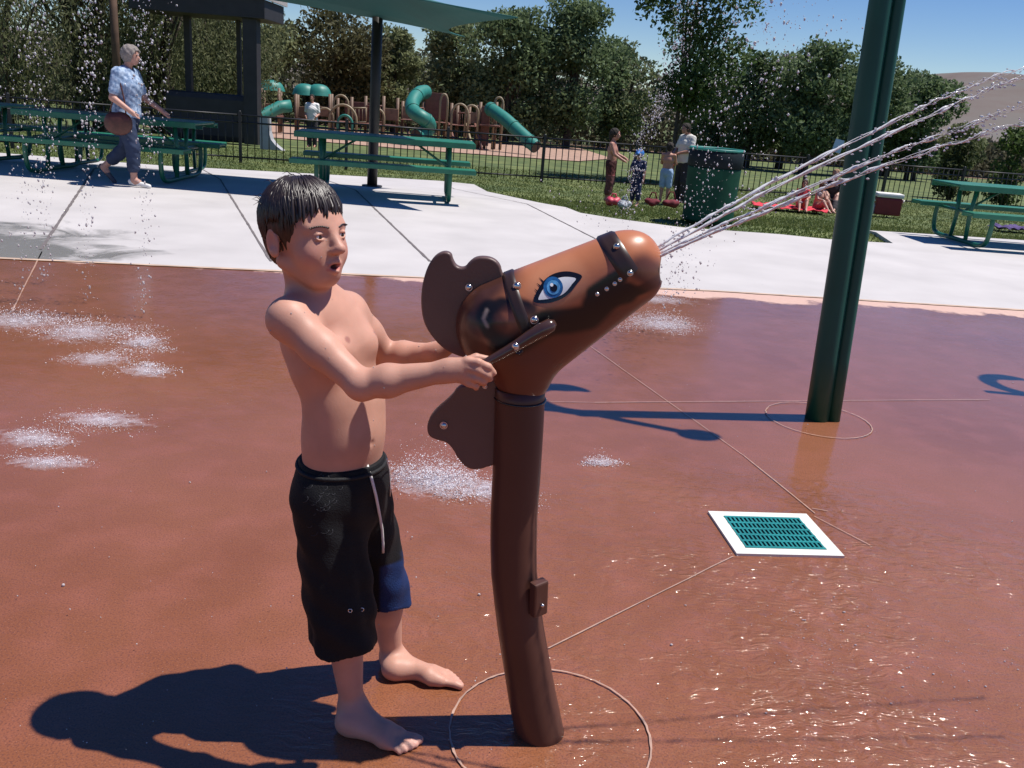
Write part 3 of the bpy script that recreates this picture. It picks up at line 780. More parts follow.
hcp((.0835, -.000, -.0485), (.074, -.017, -.0535), .0052, .0034, .005); hcp((.0835, 0, -.0485), (.074, .017, -.0535), .0052, .0034, .005)
hcp((.080, -.000, -.0655), (.072, -.015, -.0600), .0058, .0036, .005); hcp((.080, 0, -.0655), (.072, .015, -.0600), .0058, .0036, .005)
he((.082, 0, -.0572), (.014, .0125, .0052), .003, True)                        # open mouth
me, V, Q = B.mesh('body', 1)
# skin tints at real features: lips, cheeks, nipples, nails, knees
C = np.tile(np.array((.54, .285, .210)), (len(V), 1))
def spot(c, r, col, s_, r0=0.0):
    global C
    d = np.linalg.norm(V - np.asarray(c), axis=1); m_ = (1 - smooth01(d, r * r0, r)) * s_; C = lay(C, col, m_)
for s_ in (-1, 1):
    spot(H_(.062, s_ * .040, -.030), .034, (.55, .22, .18), .55); spot(H_(-.010, s_ * .075, -.005), .03, (.55, .22, .18), .5)
spot(H_(.094, 0, -.024), .018, (.55, .24, .20), .5)
for a in np.linspace(-.015, .015, 7):
    spot(H_(.082 - abs(a) * .5, a, -.0495 - abs(a) * .25), .0062, (.42, .12, .11), .85, .5); spot(H_(.080 - abs(a) * .5, a, -.0650 + abs(a) * .3), .0068, (.45, .13, .12), .85, .5)
spot(H_(.072, 0, -.057), .010, (.10, .02, .02), .95, .6)
for s_, off in ((-1, -.052), (1, .052)):
    nip = At(349, 339, 1.66)
    if s_ == -1:
        dr_ = np.array(ray(349, 339)); dr_ /= np.linalg.norm(dr_); o_ = np.array((0, 0, CAM_H))
        t_ = (V - o_) @ dr_; e_ = np.linalg.norm(V - o_ - t_[:, None] * dr_, axis=1); j = np.argmin(t_ + 50 * np.maximum(e_ - .003, 0)); NIP = V[j]
    else: j = np.argmin(np.linalg.norm(V - (NIP + LD * .10), axis=1))
    spot(V[j], .0095, (.30, .12, .10), .8, .5)
for p in (G(418, 750), G(463, 684)): spot(p, .05, (.58, .30, .26), .5)
set_col(me, 'tint', C)
link('body', me, M_SKIN, boy)
BT = BVHTree.FromPolygons([Vector(v) for v in V.tolist()], [tuple(q) for q in Q.tolist()])
# eyes: glance to his left of the camera, along the cannon
for s_ in (-1, 1):
    c = H_(.0648, s_ * .0290, .0010); e = MB().ball(c, .0118, u=20, v=14).build('eye', M_EYEW, boy)
    g = Vector(hf + hl * .02 - hu * .10).normalized(); rot = g.to_track_quat('Z', 'Y').to_matrix()
    MB().ball(Vector(c) + g * .0062, .0068, (1, 1, .90), 16, 10, rot).build('iris', M_IRIS, e)
# hair
hair_m = Field(hd_c - .135, hd_c + .135, .0026)
hair_m.ell(H_(-.004, 0, .034), np.array((.0815, .0755, .080)), HM, .01)
hair_m.ell(H_(-.036, 0, -.010), np.array((.042, .056, .058)), HM, .02)
hair_m.ell(H_(.090, 0, -.030), np.array((.072, .085, .088)), HM, .012, True)       # face opening
hair_m.ell(H_(.00, -.085, -.030), np.array((.030, .028, .034)), HM, .01, True); hair_m.ell(H_(.00, .085, -.030), np.array((.030, .028, .034)), HM, .01, True)
hair_m.ell(H_(.02, 0, -.080), np.array((.08, .07, .06)), HM, .01, True)
mh, HV, HQ = hair_m.mesh('hair', 2)
# comb grooves running from the crown
rel = (HV - hd_c) @ HM; ang = np.arctan2(rel[:, 1], rel[:, 0] + .02)
dirn = rel / np.linalg.norm(rel, axis=1)[:, None]
g = (np.sin(ang * 23 + 3 * np.sin(ang * 5) + rel[:, 2] * 30) + .8 * np.sin(ang * 41 + 4 * np.sin(ang * 3 + 1) + rel[:, 2] * 61)) * .0009
HV2 = (HV + (dirn @ HM.T) * g[:, None]).astype(np.float32); mh.vertices.foreach_set('co', HV2.ravel()); mh.update()
hair = link('hair', mh, M_HAIR, boy)
lk = MB(); rr = random.Random(3)
skull = lambda th, ph: H_(-.004 + .0835 * math.sin(ph) * math.cos(th), .0775 * math.sin(ph) * math.sin(th), .034 + .0835 * math.cos(ph))
for i in range(620):
    th = rr.uniform(-math.pi, math.pi); 
    front = abs(th) < 1.0
    ph0 = rr.uniform(.25, 1.1); ph1 = (rr.uniform(1.02, 1.50) if front else (rr.uniform(1.45, 1.85) if abs(th) < 1.9 else rr.uniform(1.9, 2.25)))
    if abs(abs(th) - 1.45) < .3: ph1 = min(ph1, 1.5)
    sw = rr.uniform(-.16, .16); P_ = []
    for k_ in range(6):
        t = k_ / 5; p = Vector(skull(th + sw * t, ph0 + (ph1 - ph0) * t)); cen = Vector(H_(-.016, 0, .034))
        p += (p - cen).normalized() * (.0006 - .0012 * t + rr.uniform(-.0004, .0006)); P_.append(p)
    if (ph1 > 1.4) and rr.random() < .8: P_.append(P_[-1] + Vector((rr.uniform(-.003, .003), rr.uniform(-.002, .002), -rr.uniform(.004, .014))))
    w0 = rr.uniform(.0012, .0028); rad = [w0 * .5] + [w0] * (len(P_) - 3) + [w0 * .6, w0 * .12]
    lk.tube(P_, rad, 6)
for (th, ln) in [(.55, .026), (.42, .010), (.22, .024), (.10, .008), (-.10, .030), (-.16, .022), (-.36, .010), (-.5, .026), (-.70, .034), (-.78, .028), (-.95, .040), (.72, .03)]:
    P_ = []
    for k_ in range(5):
        P_.append(Vector(skull(th, .55 + .75 * k_ / 4)) + Vector(hf) * (-.001 + .0004 * k_))
    for k_ in range(1, 4): P_.append(Vector(skull(th, 1.3)) + Vector(hf) * (.004 * math.sin(k_ / 3 * 2)) - Vector(hu) * ln * k_ / 3 * .9 + Vector(hl) * (-.002 * k_))
    lk.tube(P_, [.0006, .0016, .0026, .0032, .0036, .0032, .0024, .0005], 7)
for i in range(22):                                                              # nape tips and flyaways
    th = rr.uniform(2.1, 4.2); p = Vector(skull(th, 2.2)); lk.tube([p, p - Vector(hu) * .010, p - Vector(hu) * rr.uniform(.016, .026) + Vector((rr.uniform(-.004, .002), 0, 0))], [.0028, .0022, .0004], 6)
for i in range(26):
    p = Vector(skull(rr.uniform(1.8, 4.4), rr.uniform(.1, 1.3))); lk.tube([p, p + Vector((-.008, 0, .006)), p + Vector((-.018, 0, rr.uniform(-.002, .008)))], [.0012, .0008, .0002], 5)
lk.build('hair_locks', M_HAIR, hair)
for s_ in (-1, 1):
    eb = MB()
    for i in range(9):
        t = i / 8; p = Vector(H_(.0800 - .013 * t * t, s_ * (.013 + .030 * t), .0170 + .003 * math.sin(t * 3)))
        h = BT.find_nearest(p)[0]; d = Vector(hl) * s_ * .006 + Vector(hu) * .001
        eb.tube([h - d * .6, h + (p - h).normalized() * .0008, h + d], [.0005, .0021, .0004], 5)
    eb.build('eyebrow', M_HAIR, boy)
# shorts
Sh = Field((-.58, 1.48, .18), (-.10, 2.02, .72), .0032)
top = A3(342, 456, 1.735)
Sh.cap(top - UD * .005, pel - UD * .02, .0900, .098, .02, side=FD, q=.90)
Sh.cap(pel, pel - UD * .05, .097, .090, .03, side=FD, q=.92)
kR2 = A3(344, 640, 1.665); kL2 = A3(388, 606, 1.85)
Sh.cap(hipR, kR2, .076, .074, .03, side=FD, q=.95); Sh.cap(hipL, kL2, .072, .056, .03)
hemR = A3(343, 640, 1.665)[2]; hemL = A3(388, 600, 1.85)[2]
X, Y_, Z = Sh.ax[0][:, None, None], Sh.ax[1][None, :, None], Sh.ax[2][None, None, :]
side = (X - pel[0]) * LD[0] + (Y_ - pel[1]) * LD[1]
# folds
fold = .0024 * np.sin(X * 75 + Z * 14 + np.sin(Y_ * 50)) + .0022 * np.sin(Y_ * 80 - Z * 22 + 2 * np.sin(X * 31)) + .0012 * np.sin(Z * 90 + X * 60)
fold = fold + np.clip((pel[2] - .06 - Z) / .22, 0, 1) * (side < .0) * (.0048 * np.sin(np.arctan2(Y_ - 1.66, X - kR2[0]) * 5 + Z * 9) + .0022 * np.sin(Z * 70 + X * 45 + Y_ * 20))
Sh.F += (fold * np.clip((top[2] - .02 - Z) / .06, 0, 1)).astype(np.float32)
hem = np.where(side < .004, hemR, hemL) + .008 * np.sin(X * 34 + Y_ * 30) - .10 * (X - kR2[0]) * (side < .004)
Sh.F = np.maximum(Sh.F, (hem - Z).astype(np.float32))
Sh.F = np.maximum(Sh.F, (Z - (top[2] + .002)).astype(np.float32))
# hollow legs
inner = Field((-.58, 1.48, .18), (-.10, 2.02, .72), .0032)
inner.cap(hipR, kR2 - UD * .05, .064, .062, .01, side=FD, q=.95); inner.cap(hipL, kL2 - UD * .05, .058, .046, .01)
Sh.F = np.maximum(Sh.F, np.where(Z < np.where(side < .004, hemR, hemL) + .035, -inner.F, -.5).astype(np.float32))
me, SV, SQ = Sh.mesh('shorts', 1)
CP_ = np.array((0, 0, CAM_H)); rel_ = SV - CP_; fw_ = rel_ @ np.array(_fw); sx_ = 512 + (rel_ @ np.array(_R)) / fw_ * F_PX; sy_ = 384 - (rel_ @ np.array(_U)) / fw_ * F_PX
m_ = smooth01(sy_ + (sx_ - 390) * .6 + 4 * np.sin(sy_ * .3), 560, 566) * smooth01(sx_, 378, 382) * (((SV - pel) @ LD) > .0)
set_col(me, 'dye', np.array((.0045, .0045, .006)) * (1 - m_[:, None]) + np.array((.008, .026, .10)) * m_[:, None])
shorts = link('shorts', me, M_SHORTS, boy)
ST = BVHTree.FromPolygons([Vector(v) for v in SV.tolist()], [tuple(q) for q in SQ.tolist()])
def on(tree, px, py, off=.002):
    o = Vector((0, 0, CAM_H)); d = Vector(ray(px, py)).normalized(); h = tree.ray_cast(o, d)
    return (h[0] + h[1] * off) if h[0] is not None else At(px, py, 1.66)
wb = MB()
for zz in (0,):
    pts = []
    for t in np.linspace(0, 2 * math.pi, 49)[:-1]:
        d = LD * math.cos(t) + FD * math.sin(t) * .9; o = Vector(top) - Vector((0, 0, .012)); h = ST.ray_cast(o + Vector(d) * .3, -Vector(d))
        pts.append((h[0] if h[0] is not None else o + Vector(d) * .09) + Vector(d) * .0005)
    wb.tube(pts, .0045, 8, closed=True)
wb.build('waistband', M_BLACKCLOTH, shorts)
cord = [on(ST, *p, .003) for p in [(364, 455), (367, 466), (371, 480), (375, 496), (378, 512), (381, 528), (382.5, 542), (382.5, 552)]]
MB().tube(cord, .0032, 8).build('drawstring', M_WHITE, shorts)
cord = [on(ST, *p, .003) for p in [(387, 459), (388, 470), (389, 484), (389, 496)]]
MB().tube(cord, .0014, 6).build('drawstring', M_WHITE, shorts)
for p in ((350, 610.5), (361.5, 609.5)):
    ey = MB(); c = on(ST, *p, .001); ey.tube([c + Vector((.004 * math.cos(t), 0, .004 * math.sin(t))) for t in np.linspace(0, 2 * math.pi, 17)[:-1]], .0011, 6, closed=True)
    ey.build('eyelet', M_BOLT, shorts)
pr = MB(); rr = random.Random(5)                                                  # faded scribble print on the hip
for i in range(26):
    x0, y0 = rr.gauss(323, 9), rr.gauss(500, 13); a = rr.uniform(.9, 1.9); L_ = rr.uniform(3, 9)
    P_ = [on(ST, x0 + math.cos(a + .3 * k_) * L_ * k_ / 4, y0 + math.sin(a + .3 * k_) * L_ * k_ / 4, -.0004) for k_ in range(5)]
    pr.tube(P_, .0011, 4)
FP = pr.build('faded_print', mat('faded_print', (.022, .022, .028), .8), shorts)
FP['kind'] = 'stuff'
# beads of water on his skin
rb = np.random.default_rng(12); wbm = MB(); cand = V[rb.choice(len(V), 900)]
cnt_ = 0
for p in cand:
    if p[2] < .1 or not (p[2] > .66 or p[2] < .42): continue
    h = BT.find_nearest(Vector(p)); wbm.ball(h[0] + h[1] * .0002, float(rb.uniform(.0006, .0017)), (1, 1, 1), 6, 4); cnt_ += 1
    if cnt_ > 110: break
o = wbm.build('water_beads', M_WATER, boy); o['kind'] = 'stuff'

# ------------------------------------------------------------------ HILLS
def hills():
    xs = np.linspace(-1500, 1900, 260); rows = 14; V = []; Fq = []
    r = np.random.default_rng(4); ph = r.uniform(0, 6, 8)
    for j in range(rows):
        t = j / (rows - 1); y = 560 + 520 * t
        prof = math.sin(min(t * 1.25, 1) * math.pi / 2) ** 1.3
        for i, x in enumerate(xs):
            q_ = min(max((x - 180) / 260, 0), 1); hh = 24 + 26 * q_ * q_ * (3 - 2 * q_) + 2.5 * math.sin(x / 190 + ph[0]) + 1.6 * math.sin(x / 71 + ph[1]) + 1.2 * math.sin(x / 29 + ph[2])
            gul = (math.sin(x / 38 + 3 * t + ph[3]) + .6 * math.sin(x / 17 + 5 * t + ph[4])) * 4 * math.sin(math.pi * t)
            V.append((x + 18 * math.sin(t * 5 + x / 90), y, -4 + hh * prof * 1.18 + gul))
    n = len(xs)
    for j in range(rows - 1):
        for i in range(n - 1): Fq.append((j * n + i, j * n + i + 1, (j + 1) * n + i + 1, (j + 1) * n + i))
    me = np_mesh('hills', V, Fq)
    o = link('hills', me, mat('dry_hillside', (.155, .120, .105), .95, var=.35, scale=.02, col2=(.105, .095, .085))); o['kind'] = 'structure'
hills()

# ------------------------------------------------------------------ TREES
def leaf_mesh(name, P, size, aspect=.5, hang=0.0, colA=(.06, .08, .03), colB=(.10, .12, .045), seed=0):
    r = np.random.default_rng(seed); n = len(P)
    d = r.normal(size=(n, 3)); d[:, 2] -= hang * 2; d /= np.linalg.norm(d, axis=1)[:, None]
    e = np.cross(d, r.normal(size=(n, 3))); e /= np.linalg.norm(e, axis=1)[:, None]
    s = size * r.uniform(.6, 1.4, n)[:, None]
    a, b = d * s * .5, e * s * .5 * aspect
    V = np.stack([P - a, P - a * .1 + b, P + a, P - a * .1 - b], 1).reshape(-1, 3)
    me = np_mesh(name, V, np.arange(n * 4).reshape(n, 4), smooth=False)
    t = np.clip(r.normal(.5, .3, n), 0, 1)[:, None]; C = np.array(colA) * (1 - t) + np.array(colB) * t
    set_col(me, 'leaf', np.repeat(C, 4, axis=0)); return me
def leaf_material():
    m = bpy.data.materials.new('foliage'); m.use_nodes = True; n = m.node_tree.nodes; l = m.node_tree.links
    b = n['Principled BSDF']; b.inputs['Roughness'].default_value = .7; b.inputs['Specular IOR Level'].default_value = .25
    v = n.new('ShaderNodeVertexColor'); v.layer_name = 'leaf'; l.new(v.outputs[0], b.inputs['Base Color'])
    tr = n.new('ShaderNodeBsdfTranslucent'); l.new(v.outputs[0], tr.inputs['Color'])
    ms = n.new('ShaderNodeMixShader'); ms.inputs[0].default_value = .35; l.new(b.outputs[0], ms.inputs[1]); l.new(tr.outputs[0], ms.inputs[2])
    l.new(ms.outputs[0], n['Material Output'].inputs['Surface']); return m
M_LEAF = leaf_material()
tree_n = [0]
def tree(px, top_py, D, wpx, label, group=None, kind='tree', name='shade_tree', n=3500, leaf=.26, colA=(.045, .062, .026), colB=(.085, .105, .042), low=.25, hang=0.0, trunks=1, aspect=.5, clumps=16, base=None, tr=None):
    tree_n[0] += 1; sd_ = tree_n[0]; r = np.random.default_rng(sd_ * 13)
    b = At(px, 200, D); x = b.x; z0 = zg(D) - .06; ztop = At(px, top_py, D).z; h = ztop - z0
    hw = wpx / 2 / F_PX * D * .97
    t = empty(name, (x, D, z0), 0, label, kind, group)
    cc = []; 
    for i in range(clumps):
        a = r.uniform(0, 2 * math.pi); q = r.uniform(0, 1) ** .6; zz = r.uniform(low, .92)
        wf = math.sin(math.pi * min(.98, max(.08, (zz - low * .8) / (1.02 - low * .8)))) ** .6
        cc.append((np.array((hw * .78 * q * wf * math.cos(a), hw * .7 * q * wf * math.sin(a), zz * h)), hw * r.uniform(.30, .50)))
    cc.append((np.array((r.uniform(-.2, .2) * hw, 0, h * .88)), hw * .3))
    P = []
    per = n // len(cc)
    for c, rad in cc:
        u = r.normal(size=(per, 3)); u /= np.linalg.norm(u, axis=1)[:, None]
        rr_ = rad * r.uniform(.25, 1.12, per) ** .6
        q = c + u * rr_[:, None] * np.array((1, 1, .72 + .9 * hang)) ; q[:, 2] -= hang * r.uniform(0, 1, per) ** 2 * h * .16
        P.append(q)
    P = np.concatenate(P); P = P[(P[:, 2] > h * .03) & (P[:, 2] < h * 1.02)]
    tm = MB(); tr_ = tr or max(.09, h * .022)
    for k_ in range(trunks):
        a = r.uniform(0, 6.28); off = np.array((math.cos(a), math.sin(a), 0)) * (0 if trunks == 1 else tr_ * 1.5)
        lean = np.array((r.uniform(-.1, .1), r.uniform(-.1, .1), 0)) * h * (1 if trunks > 1 else .5)
        pts = [Vector(off + lean * t_ ** 1.5 + np.array((r.normal(0, .015) * h * t_, 0, h * .78 * t_))) for t_ in np.linspace(0, 1, 7)]
        tm.tube(pts, [tr_ * (1.25 - t_ * 1.0) for t_ in np.linspace(0, 1, 7)], 8)
    for c, rad in cc[:12]:
        z1 = max(h * .12, c[2] * r.uniform(.35, .6)); p0 = Vector((0, 0, z1)); p2 = Vector(c); pm = (p0 + p2) / 2 + Vector((0, 0, -h * .03))
        tm.tube([p0, pm, p2, p2 + (p2 - pm) * .3], [tr_ * .5, tr_ * .32, tr_ * .16, tr_ * .05], 6)
    tm.build('trunk', M_BARK, t, world=False)
    link('crown', leaf_mesh('crown', P, leaf, aspect, hang, colA, colB, sd_), M_LEAF, t, world=False)
    return t
OL_A, OL_B = (.135, .165, .075), (.225, .245, .12)
DK_A, DK_B = (.085, .130, .062), (.175, .235, .11)
GG = 'trees behind the playground'
for (px, ty, D, wpx, lab, cA, cB, n_) in [
    (196, 2, 60, 130, 'olive tree beyond the dark pavilion roof, left end of the playground row', OL_A, OL_B, 4200),
    (262, 14, 56, 120, 'olive tree behind the twin green play canopies', OL_A, OL_B, 4200),
    (335, 8, 58, 120, 'broad olive tree behind the shade sail post', (.07, .07, .03), (.115, .11, .05), 4600),
    (390, 26, 60, 80, 'olive brown tree left of the blue sky gap, behind the shade sail', OL_A, OL_B, 3200),
    (452, 16, 57, 90, 'dark green tree behind the spiral tube slide', DK_A, OL_B, 3600),
    (505, 2, 55, 110, 'tall dark tree between the two tube slides', DK_A, DK_B, 4200),
    (560, -6, 56, 110, 'tall dark tree right of the straight tube slide', DK_A, DK_B, 4600),
    (610, 38, 60, 70, 'lower grey green tree behind the people by the fence', DK_A, OL_B, 2600)]:
    tree(px, ty, D, wpx, lab, GG, n=int(n_ * 3.2), colA=cA, colB=cB, trunks=2, low=.10, leaf=.27, clumps=30)
for (px, ty, D, wpx, lab, cA, cB) in [
    (738, 46, 47, 84, 'round dark tree above the green trash can', DK_A, DK_B),
    (775, 52, 50, 70, 'lower dark tree between the can and the green pole', DK_A, OL_B),
    (878, 66, 52, 70, 'lower dark tree partly hidden by the green spray pole', DK_A, DK_B),
    (948, 122, 52, 44, 'low olive tree in front of the hill', OL_A, OL_B),
    (800, 36, 45, 100, 'large dark tree just left of the tall green spray pole', DK_A, DK_B),
    (850, 50, 46, 80, 'dark multi stemmed tree directly behind the green spray pole', DK_A, DK_B),
    (905, 68, 48, 76, 'dark tree right of the green spray pole, against the hill', DK_A, DK_B)]:
    tree(px, ty, D, wpx, lab, 'dark trees right of the young tree', n=12000, colA=cA, colB=cB, trunks=3, low=.20, leaf=.22, clumps=30)
tree(668, -95, 27.5, 128, 'tall young leafy tree whose top runs out of the picture above the family', None, n=13000, leaf=.15, colA=(.045, .080, .028), colB=(.10, .155, .050), low=.30, clumps=26, tr=.07)
tree(703, 66, 50, 66, 'grey green tree right behind the young leafy tree', 'dark trees right of the young tree', n=9000, colA=DK_A, colB=DK_B, trunks=2, low=.15, leaf=.22, clumps=26)
for (px, ty, D, wpx, lab, seedc) in [
    (-95, -150, 30, 230, 'weeping olive tree cut by the left edge of the picture', 0),
    (20, -130, 29, 200, 'weeping olive tree behind the leftmost picnic tables', 1),
    (95, -150, 31, 170, 'weeping olive tree left of the walking woman', 2),
    (165, -90, 33, 150, 'weeping olive tree right of the walking woman, under the pavilion edge', 3),
    (225, -20, 36, 120, 'dim weeping tree behind the pavilion column', 4)]:
    tree(px, ty, D, wpx, lab, 'weeping trees on the left', n=15000, leaf=.17, aspect=.28, hang=.75, colA=(.08, .10, .045), colB=(.17, .175, .085), low=.12, clumps=30, trunks=2, name='weeping_tree')
for (px, ty, D, wpx, lab, cA, cB) in [
    (1003, 122, 29, 66, 'bright green bush behind the fence above the right picnic table', (.05, .085, .022), (.11, .16, .045)),
    (948, 136, 31, 52, 'small olive bush behind the fence left of the bright bush', (.05, .07, .025), (.10, .115, .045)),
    (1052, 118, 30, 60, 'bright green bush cut by the right edge of the picture', (.05, .085, .022), (.10, .15, .045))]:
    tree(px, ty, D, wpx, lab, 'bushes behind the fence', 'bush', 'bush', n=3000, leaf=.13, colA=cA, colB=cB, low=.10, clumps=14, trunks=3, tr=.04)
# far thicket seen between the trunks
r = np.random.default_rng(77); n_ = 60000
P = np.stack([r.uniform(-52, 62, n_), r.uniform(64, 74, n_), r.uniform(0, 1, n_) ** 1.3], 1)
P[:, 2] = P[:, 2] * np.where(P[:, 0] > 27, .42, 1) * (5.6 + 1.2 * np.sin(P[:, 0] * .35) * np.sin(P[:, 0] * .13 + 1)) - 1.4
o = link('far_thicket', leaf_mesh('far_thicket', P, .42, .55, 0, (.07, .075, .045), (.13, .12, .075), 5), M_LEAF)
tag(o, 'dim brownish thicket closing the view between the far tree trunks', 'thicket', kind='stuff')

# ------------------------------------------------------------------ GRASS
def in_poly(x, y, poly):
    c = np.zeros(len(x), bool); n_ = len(poly)
    for i in range(n_):
        x1, y1 = poly[i]; x2, y2 = poly[(i + 1) % n_]
        m_ = ((y1 > y) != (y2 > y)); t = np.where(m_, (y - y1) / np.where(y2 == y1, 1e-9, (y2 - y1)), 0)
        c ^= m_ & (x < x1 + t * (x2 - x1))
    return c
r = np.random.default_rng(9); n_ = 150000
gy = 9 + 19 * r.uniform(0, 1, n_) ** 1.15; gx = r.uniform(-.75, .75, n_) * gy * 1.0
k_ = ~in_poly(gx, gy, PATIO_POLY) & (np.abs(gx) < .68 * gy); gx, gy = gx[k_], gy[k_]; n_ = len(gx)
gz = np.where(gy < 12.5, 0, np.where(gy < 18, -.0764 * (gy - 12.5), -.42 - .02 * (gy - 18))) - .05
h = r.uniform(.018, .048, n_); a = r.uniform(0, 6.28, n_); wd = .012
bx, by = np.cos(a) * wd, np.sin(a) * wd; lx, ly = r.normal(0, .02, n_), r.normal(0, .02, n_)
V = np.stack([np.stack([gx - bx, gy - by, gz], 1), np.stack([gx + bx, gy + by, gz], 1), np.stack([gx + lx, gy + ly, gz + h], 1)], 1).reshape(-1, 3)
me = np_mesh('grass', V, np.arange(n_ * 3).reshape(n_, 3), smooth=False, nside=3)
t = np.clip(r.normal(.5, .3, n_) + .25 * np.sin(gx * 1.3) * np.sin(gy * 1.7), 0, 1)[:, None]
set_col(me, 'leaf', np.repeat(np.array((.085, .125, .028)) * (1 - t) + np.array((.165, .185, .062)) * t, 3, axis=0))
o = link('grass', me, M_LEAF); tag(o, 'short mown grass covering the lawn along both sides of the fence', 'grass', kind='stuff')

# ------------------------------------------------------------------ FENCE
fa = Vector((-6.95, 21.1, 0)); fb = Vector((12.0, 25.6, 0)); fd = (fb - fa).normalized()
start = fa - fd * 9.6; BAY = 2.44; NB = 15
fence = empty('fence', (start.x, start.y, zg(start.y)), 0, 'long black steel picket fence crossing the lawn behind the picnic tables', 'fence')
for i in range(NB + 1):
    p = start + fd * BAY * i; z = zg(p.y) - .05
    MB().box((p.x, p.y, z + .58), (.07, .07, 1.16), Matrix.Rotation(math.atan2(fd.y, fd.x), 3, 'Z'), .004).ball((p.x, p.y, z + 1.17), .035, (1, 1, .6), 8, 6).build('post', M_BLACKMETAL, fence)
    if i < NB:
        m_ = MB(); q = start + fd * BAY * (i + 1); z2 = zg(q.y) - .05
        for hh in (.14, .93, 1.09):
            a_ = p + Vector((0, 0, z + hh)); b_ = q + Vector((0, 0, z2 + hh)); m_.tube([a_, b_], .020, 4)
        for k_ in range(1, 15):
            t_ = k_ / 15; c_ = p.lerp(q, t_); zz = z + (z2 - z) * t_
            m_.tube([c_ + Vector((0, 0, zz + .06)), c_ + Vector((0, 0, zz + 1.10))], .0115, 4)
        m_.build('picket_panel', M_BLACKMETAL, fence)

# ------------------------------------------------------------------ PAVILION (left, beyond the fence)
pr0 = At(284, 25, 31.2); px1 = pr0.x; pz = pr0.z
pav = empty('pavilion', (px1 - 4, 31, zg(31)), 0, 'dark open pavilion with a pale fascia and low wall beyond the fence, top left', 'pavilion')
M_DARKWOOD = mat('dark_stained_wood', (.022, .020, .024), .6, var=.25, scale=3)
MB().box((px1 - 2.1, 30.1, pz + .28), (4.2, 2.2, .56), bev=.02).build('beam', M_DARKWOOD, pav)
MB().box((px1 - 2.1, 28.95, pz + .66), (4.3, .06, .20)).box((px1 + .07, 30.13, pz + .66), (.06, 2.30, .20)).build('fascia', mat('pale_fascia', (.42, .38, .38), .6, var=.1), pav)
rf = bmesh.new()
x0, x1_, y0, y1, z_ = px1 - 4.4, px1 + .12, 28.9, 31.3, pz + .77
vv = [rf.verts.new(p) for p in [(x0, y0, z_), (x1_, y0, z_), (x1_, y1, z_), (x0, y1, z_), (x0 + 1.2, 30.1, z_ + .7), (x1_ - 1.2, 30.1, z_ + .7)]]
for f in [(0, 1, 5, 4), (1, 2, 5), (2, 3, 4, 5), (3, 0, 4), (3, 2, 1, 0)]: rf.faces.new([vv[i] for i in f])
me = bpy.data.meshes.new('roof'); rf.to_mesh(me); rf.free(); link('roof', me, M_DARKWOOD, pav)
for (px, Y, wd_) in [(252.5, 29.4, .44), (190, 30.6, .2), (240, 30.8, .14)]:
    c = At(px, 100, Y); b_ = zg(Y); MB().box((c.x, Y, (pz + b_) / 2), (wd_, wd_, pz - b_), bev=.01).build('column', M_DARKWOOD, pav)
c0, c1 = At(166, 130, 29.4), At(250, 130, 29.4)
hb_ = At(200, 92, 29.4).z - zg(29.4)
MB().box(((c0.x + c1.x) / 2, 29.6, zg(29.4) + hb_ / 2), (c1.x - c0.x, .5, hb_), bev=.18).build('low_wall', M_DARKWOOD, pav)
c = At(266, 130, 28); zb = zg(28)
pier = MB(); zt = At(266, 117, 28).z - zb
pier.prism([(-.14, -.05), (.56, -.05), (.34, .10), (.20, .26), (.13, .5), (.11, zt), (-.14, zt)], .34, Matrix.Translation((c.x, 28, zb)) @ Matrix.Rotation(R(90), 4, 'X'))
tag(pier.build('concrete_pier', mat('pale_pier', (.36, .36, .38), .8, var=.1)), 'pale grey concrete pier flaring at its base beside the pavilion column', 'pier')
c = At(116, 60, 27); tag(MB().tube([(c.x, 27, zg(27)), (c.x + .02, 27, 5.2)], [.12, .10], 10).build('wooden_pole', mat('pole_wood', (.10, .055, .035), .8, var=.3, scale=4)), 'slim brown wooden pole rising behind the walking woman', 'pole')

# ------------------------------------------------------------------ SHADE SAIL
nr, fr = At(518, 17, 11), At(465, 36, 15)
sailT = empty('shade_sail', G(372, 187), 0, 'teal fabric shade sail on a dark steel post above the picnic tables', 'shade sail')
NU, NV = 28, 14; V = []
nl, fl = Vector((-10.5, 10.7, 2.75)), Vector((-10.5, 15.4, 2.75))
for j in range(NV + 1):
    v = j / NV
    for i in range(NU + 1):
        u = i / NU
        p = (nl * (1 - u) + nr * u) * (1 - v) + (fl * (1 - u) + fr * u) * v
        p = p.copy(); cat_ = 4 * v * (1 - v); p.x += -.5 * cat_ * u ** 3 + .5 * cat_ * (1 - u) ** 3; p.y += (4 * u * (1 - u)) * (.35 * (1 - v) - .35 * v)
        p.z += .9 * (1 - abs(2 * u - 1) ** 1.5) * (1 - abs(2 * v - 1) ** 1.5) + .16 * (1 - abs(2 * u - 1) ** 2) + .03 * math.sin(u * 30) * math.sin(v * 3)
        V.append(p)
Fq = [(j * (NU + 1) + i, j * (NU + 1) + i + 1, (j + 1) * (NU + 1) + i + 1, (j + 1) * (NU + 1) + i) for j in range(NV) for i in range(NU)]
me = np_mesh('canopy', [tuple(v) for v in V], Fq); cn = link('canopy', me, M_SAIL, sailT)
so = cn.modifiers.new('thick', 'SOLIDIFY'); so.thickness = .012
pb = G(372, 187)
MB().tube([(pb.x, pb.y, pb.z - .05), (pb.x + .02, pb.y, 2.95)], .085, 16).build('post', M_DARKPOST, sailT)
MB().tube([(pb.x, pb.y, pb.z + .012), (pb.x, pb.y, pb.z + .03)], .17, 16).build('base_plate', M_DARKPOST, sailT)
MB().tube([(pb.x, pb.y, 2.7), (fr.x - .2, fr.y + .02, fr.z + .15)], .03, 8).build('arm', M_DARKPOST, sailT)

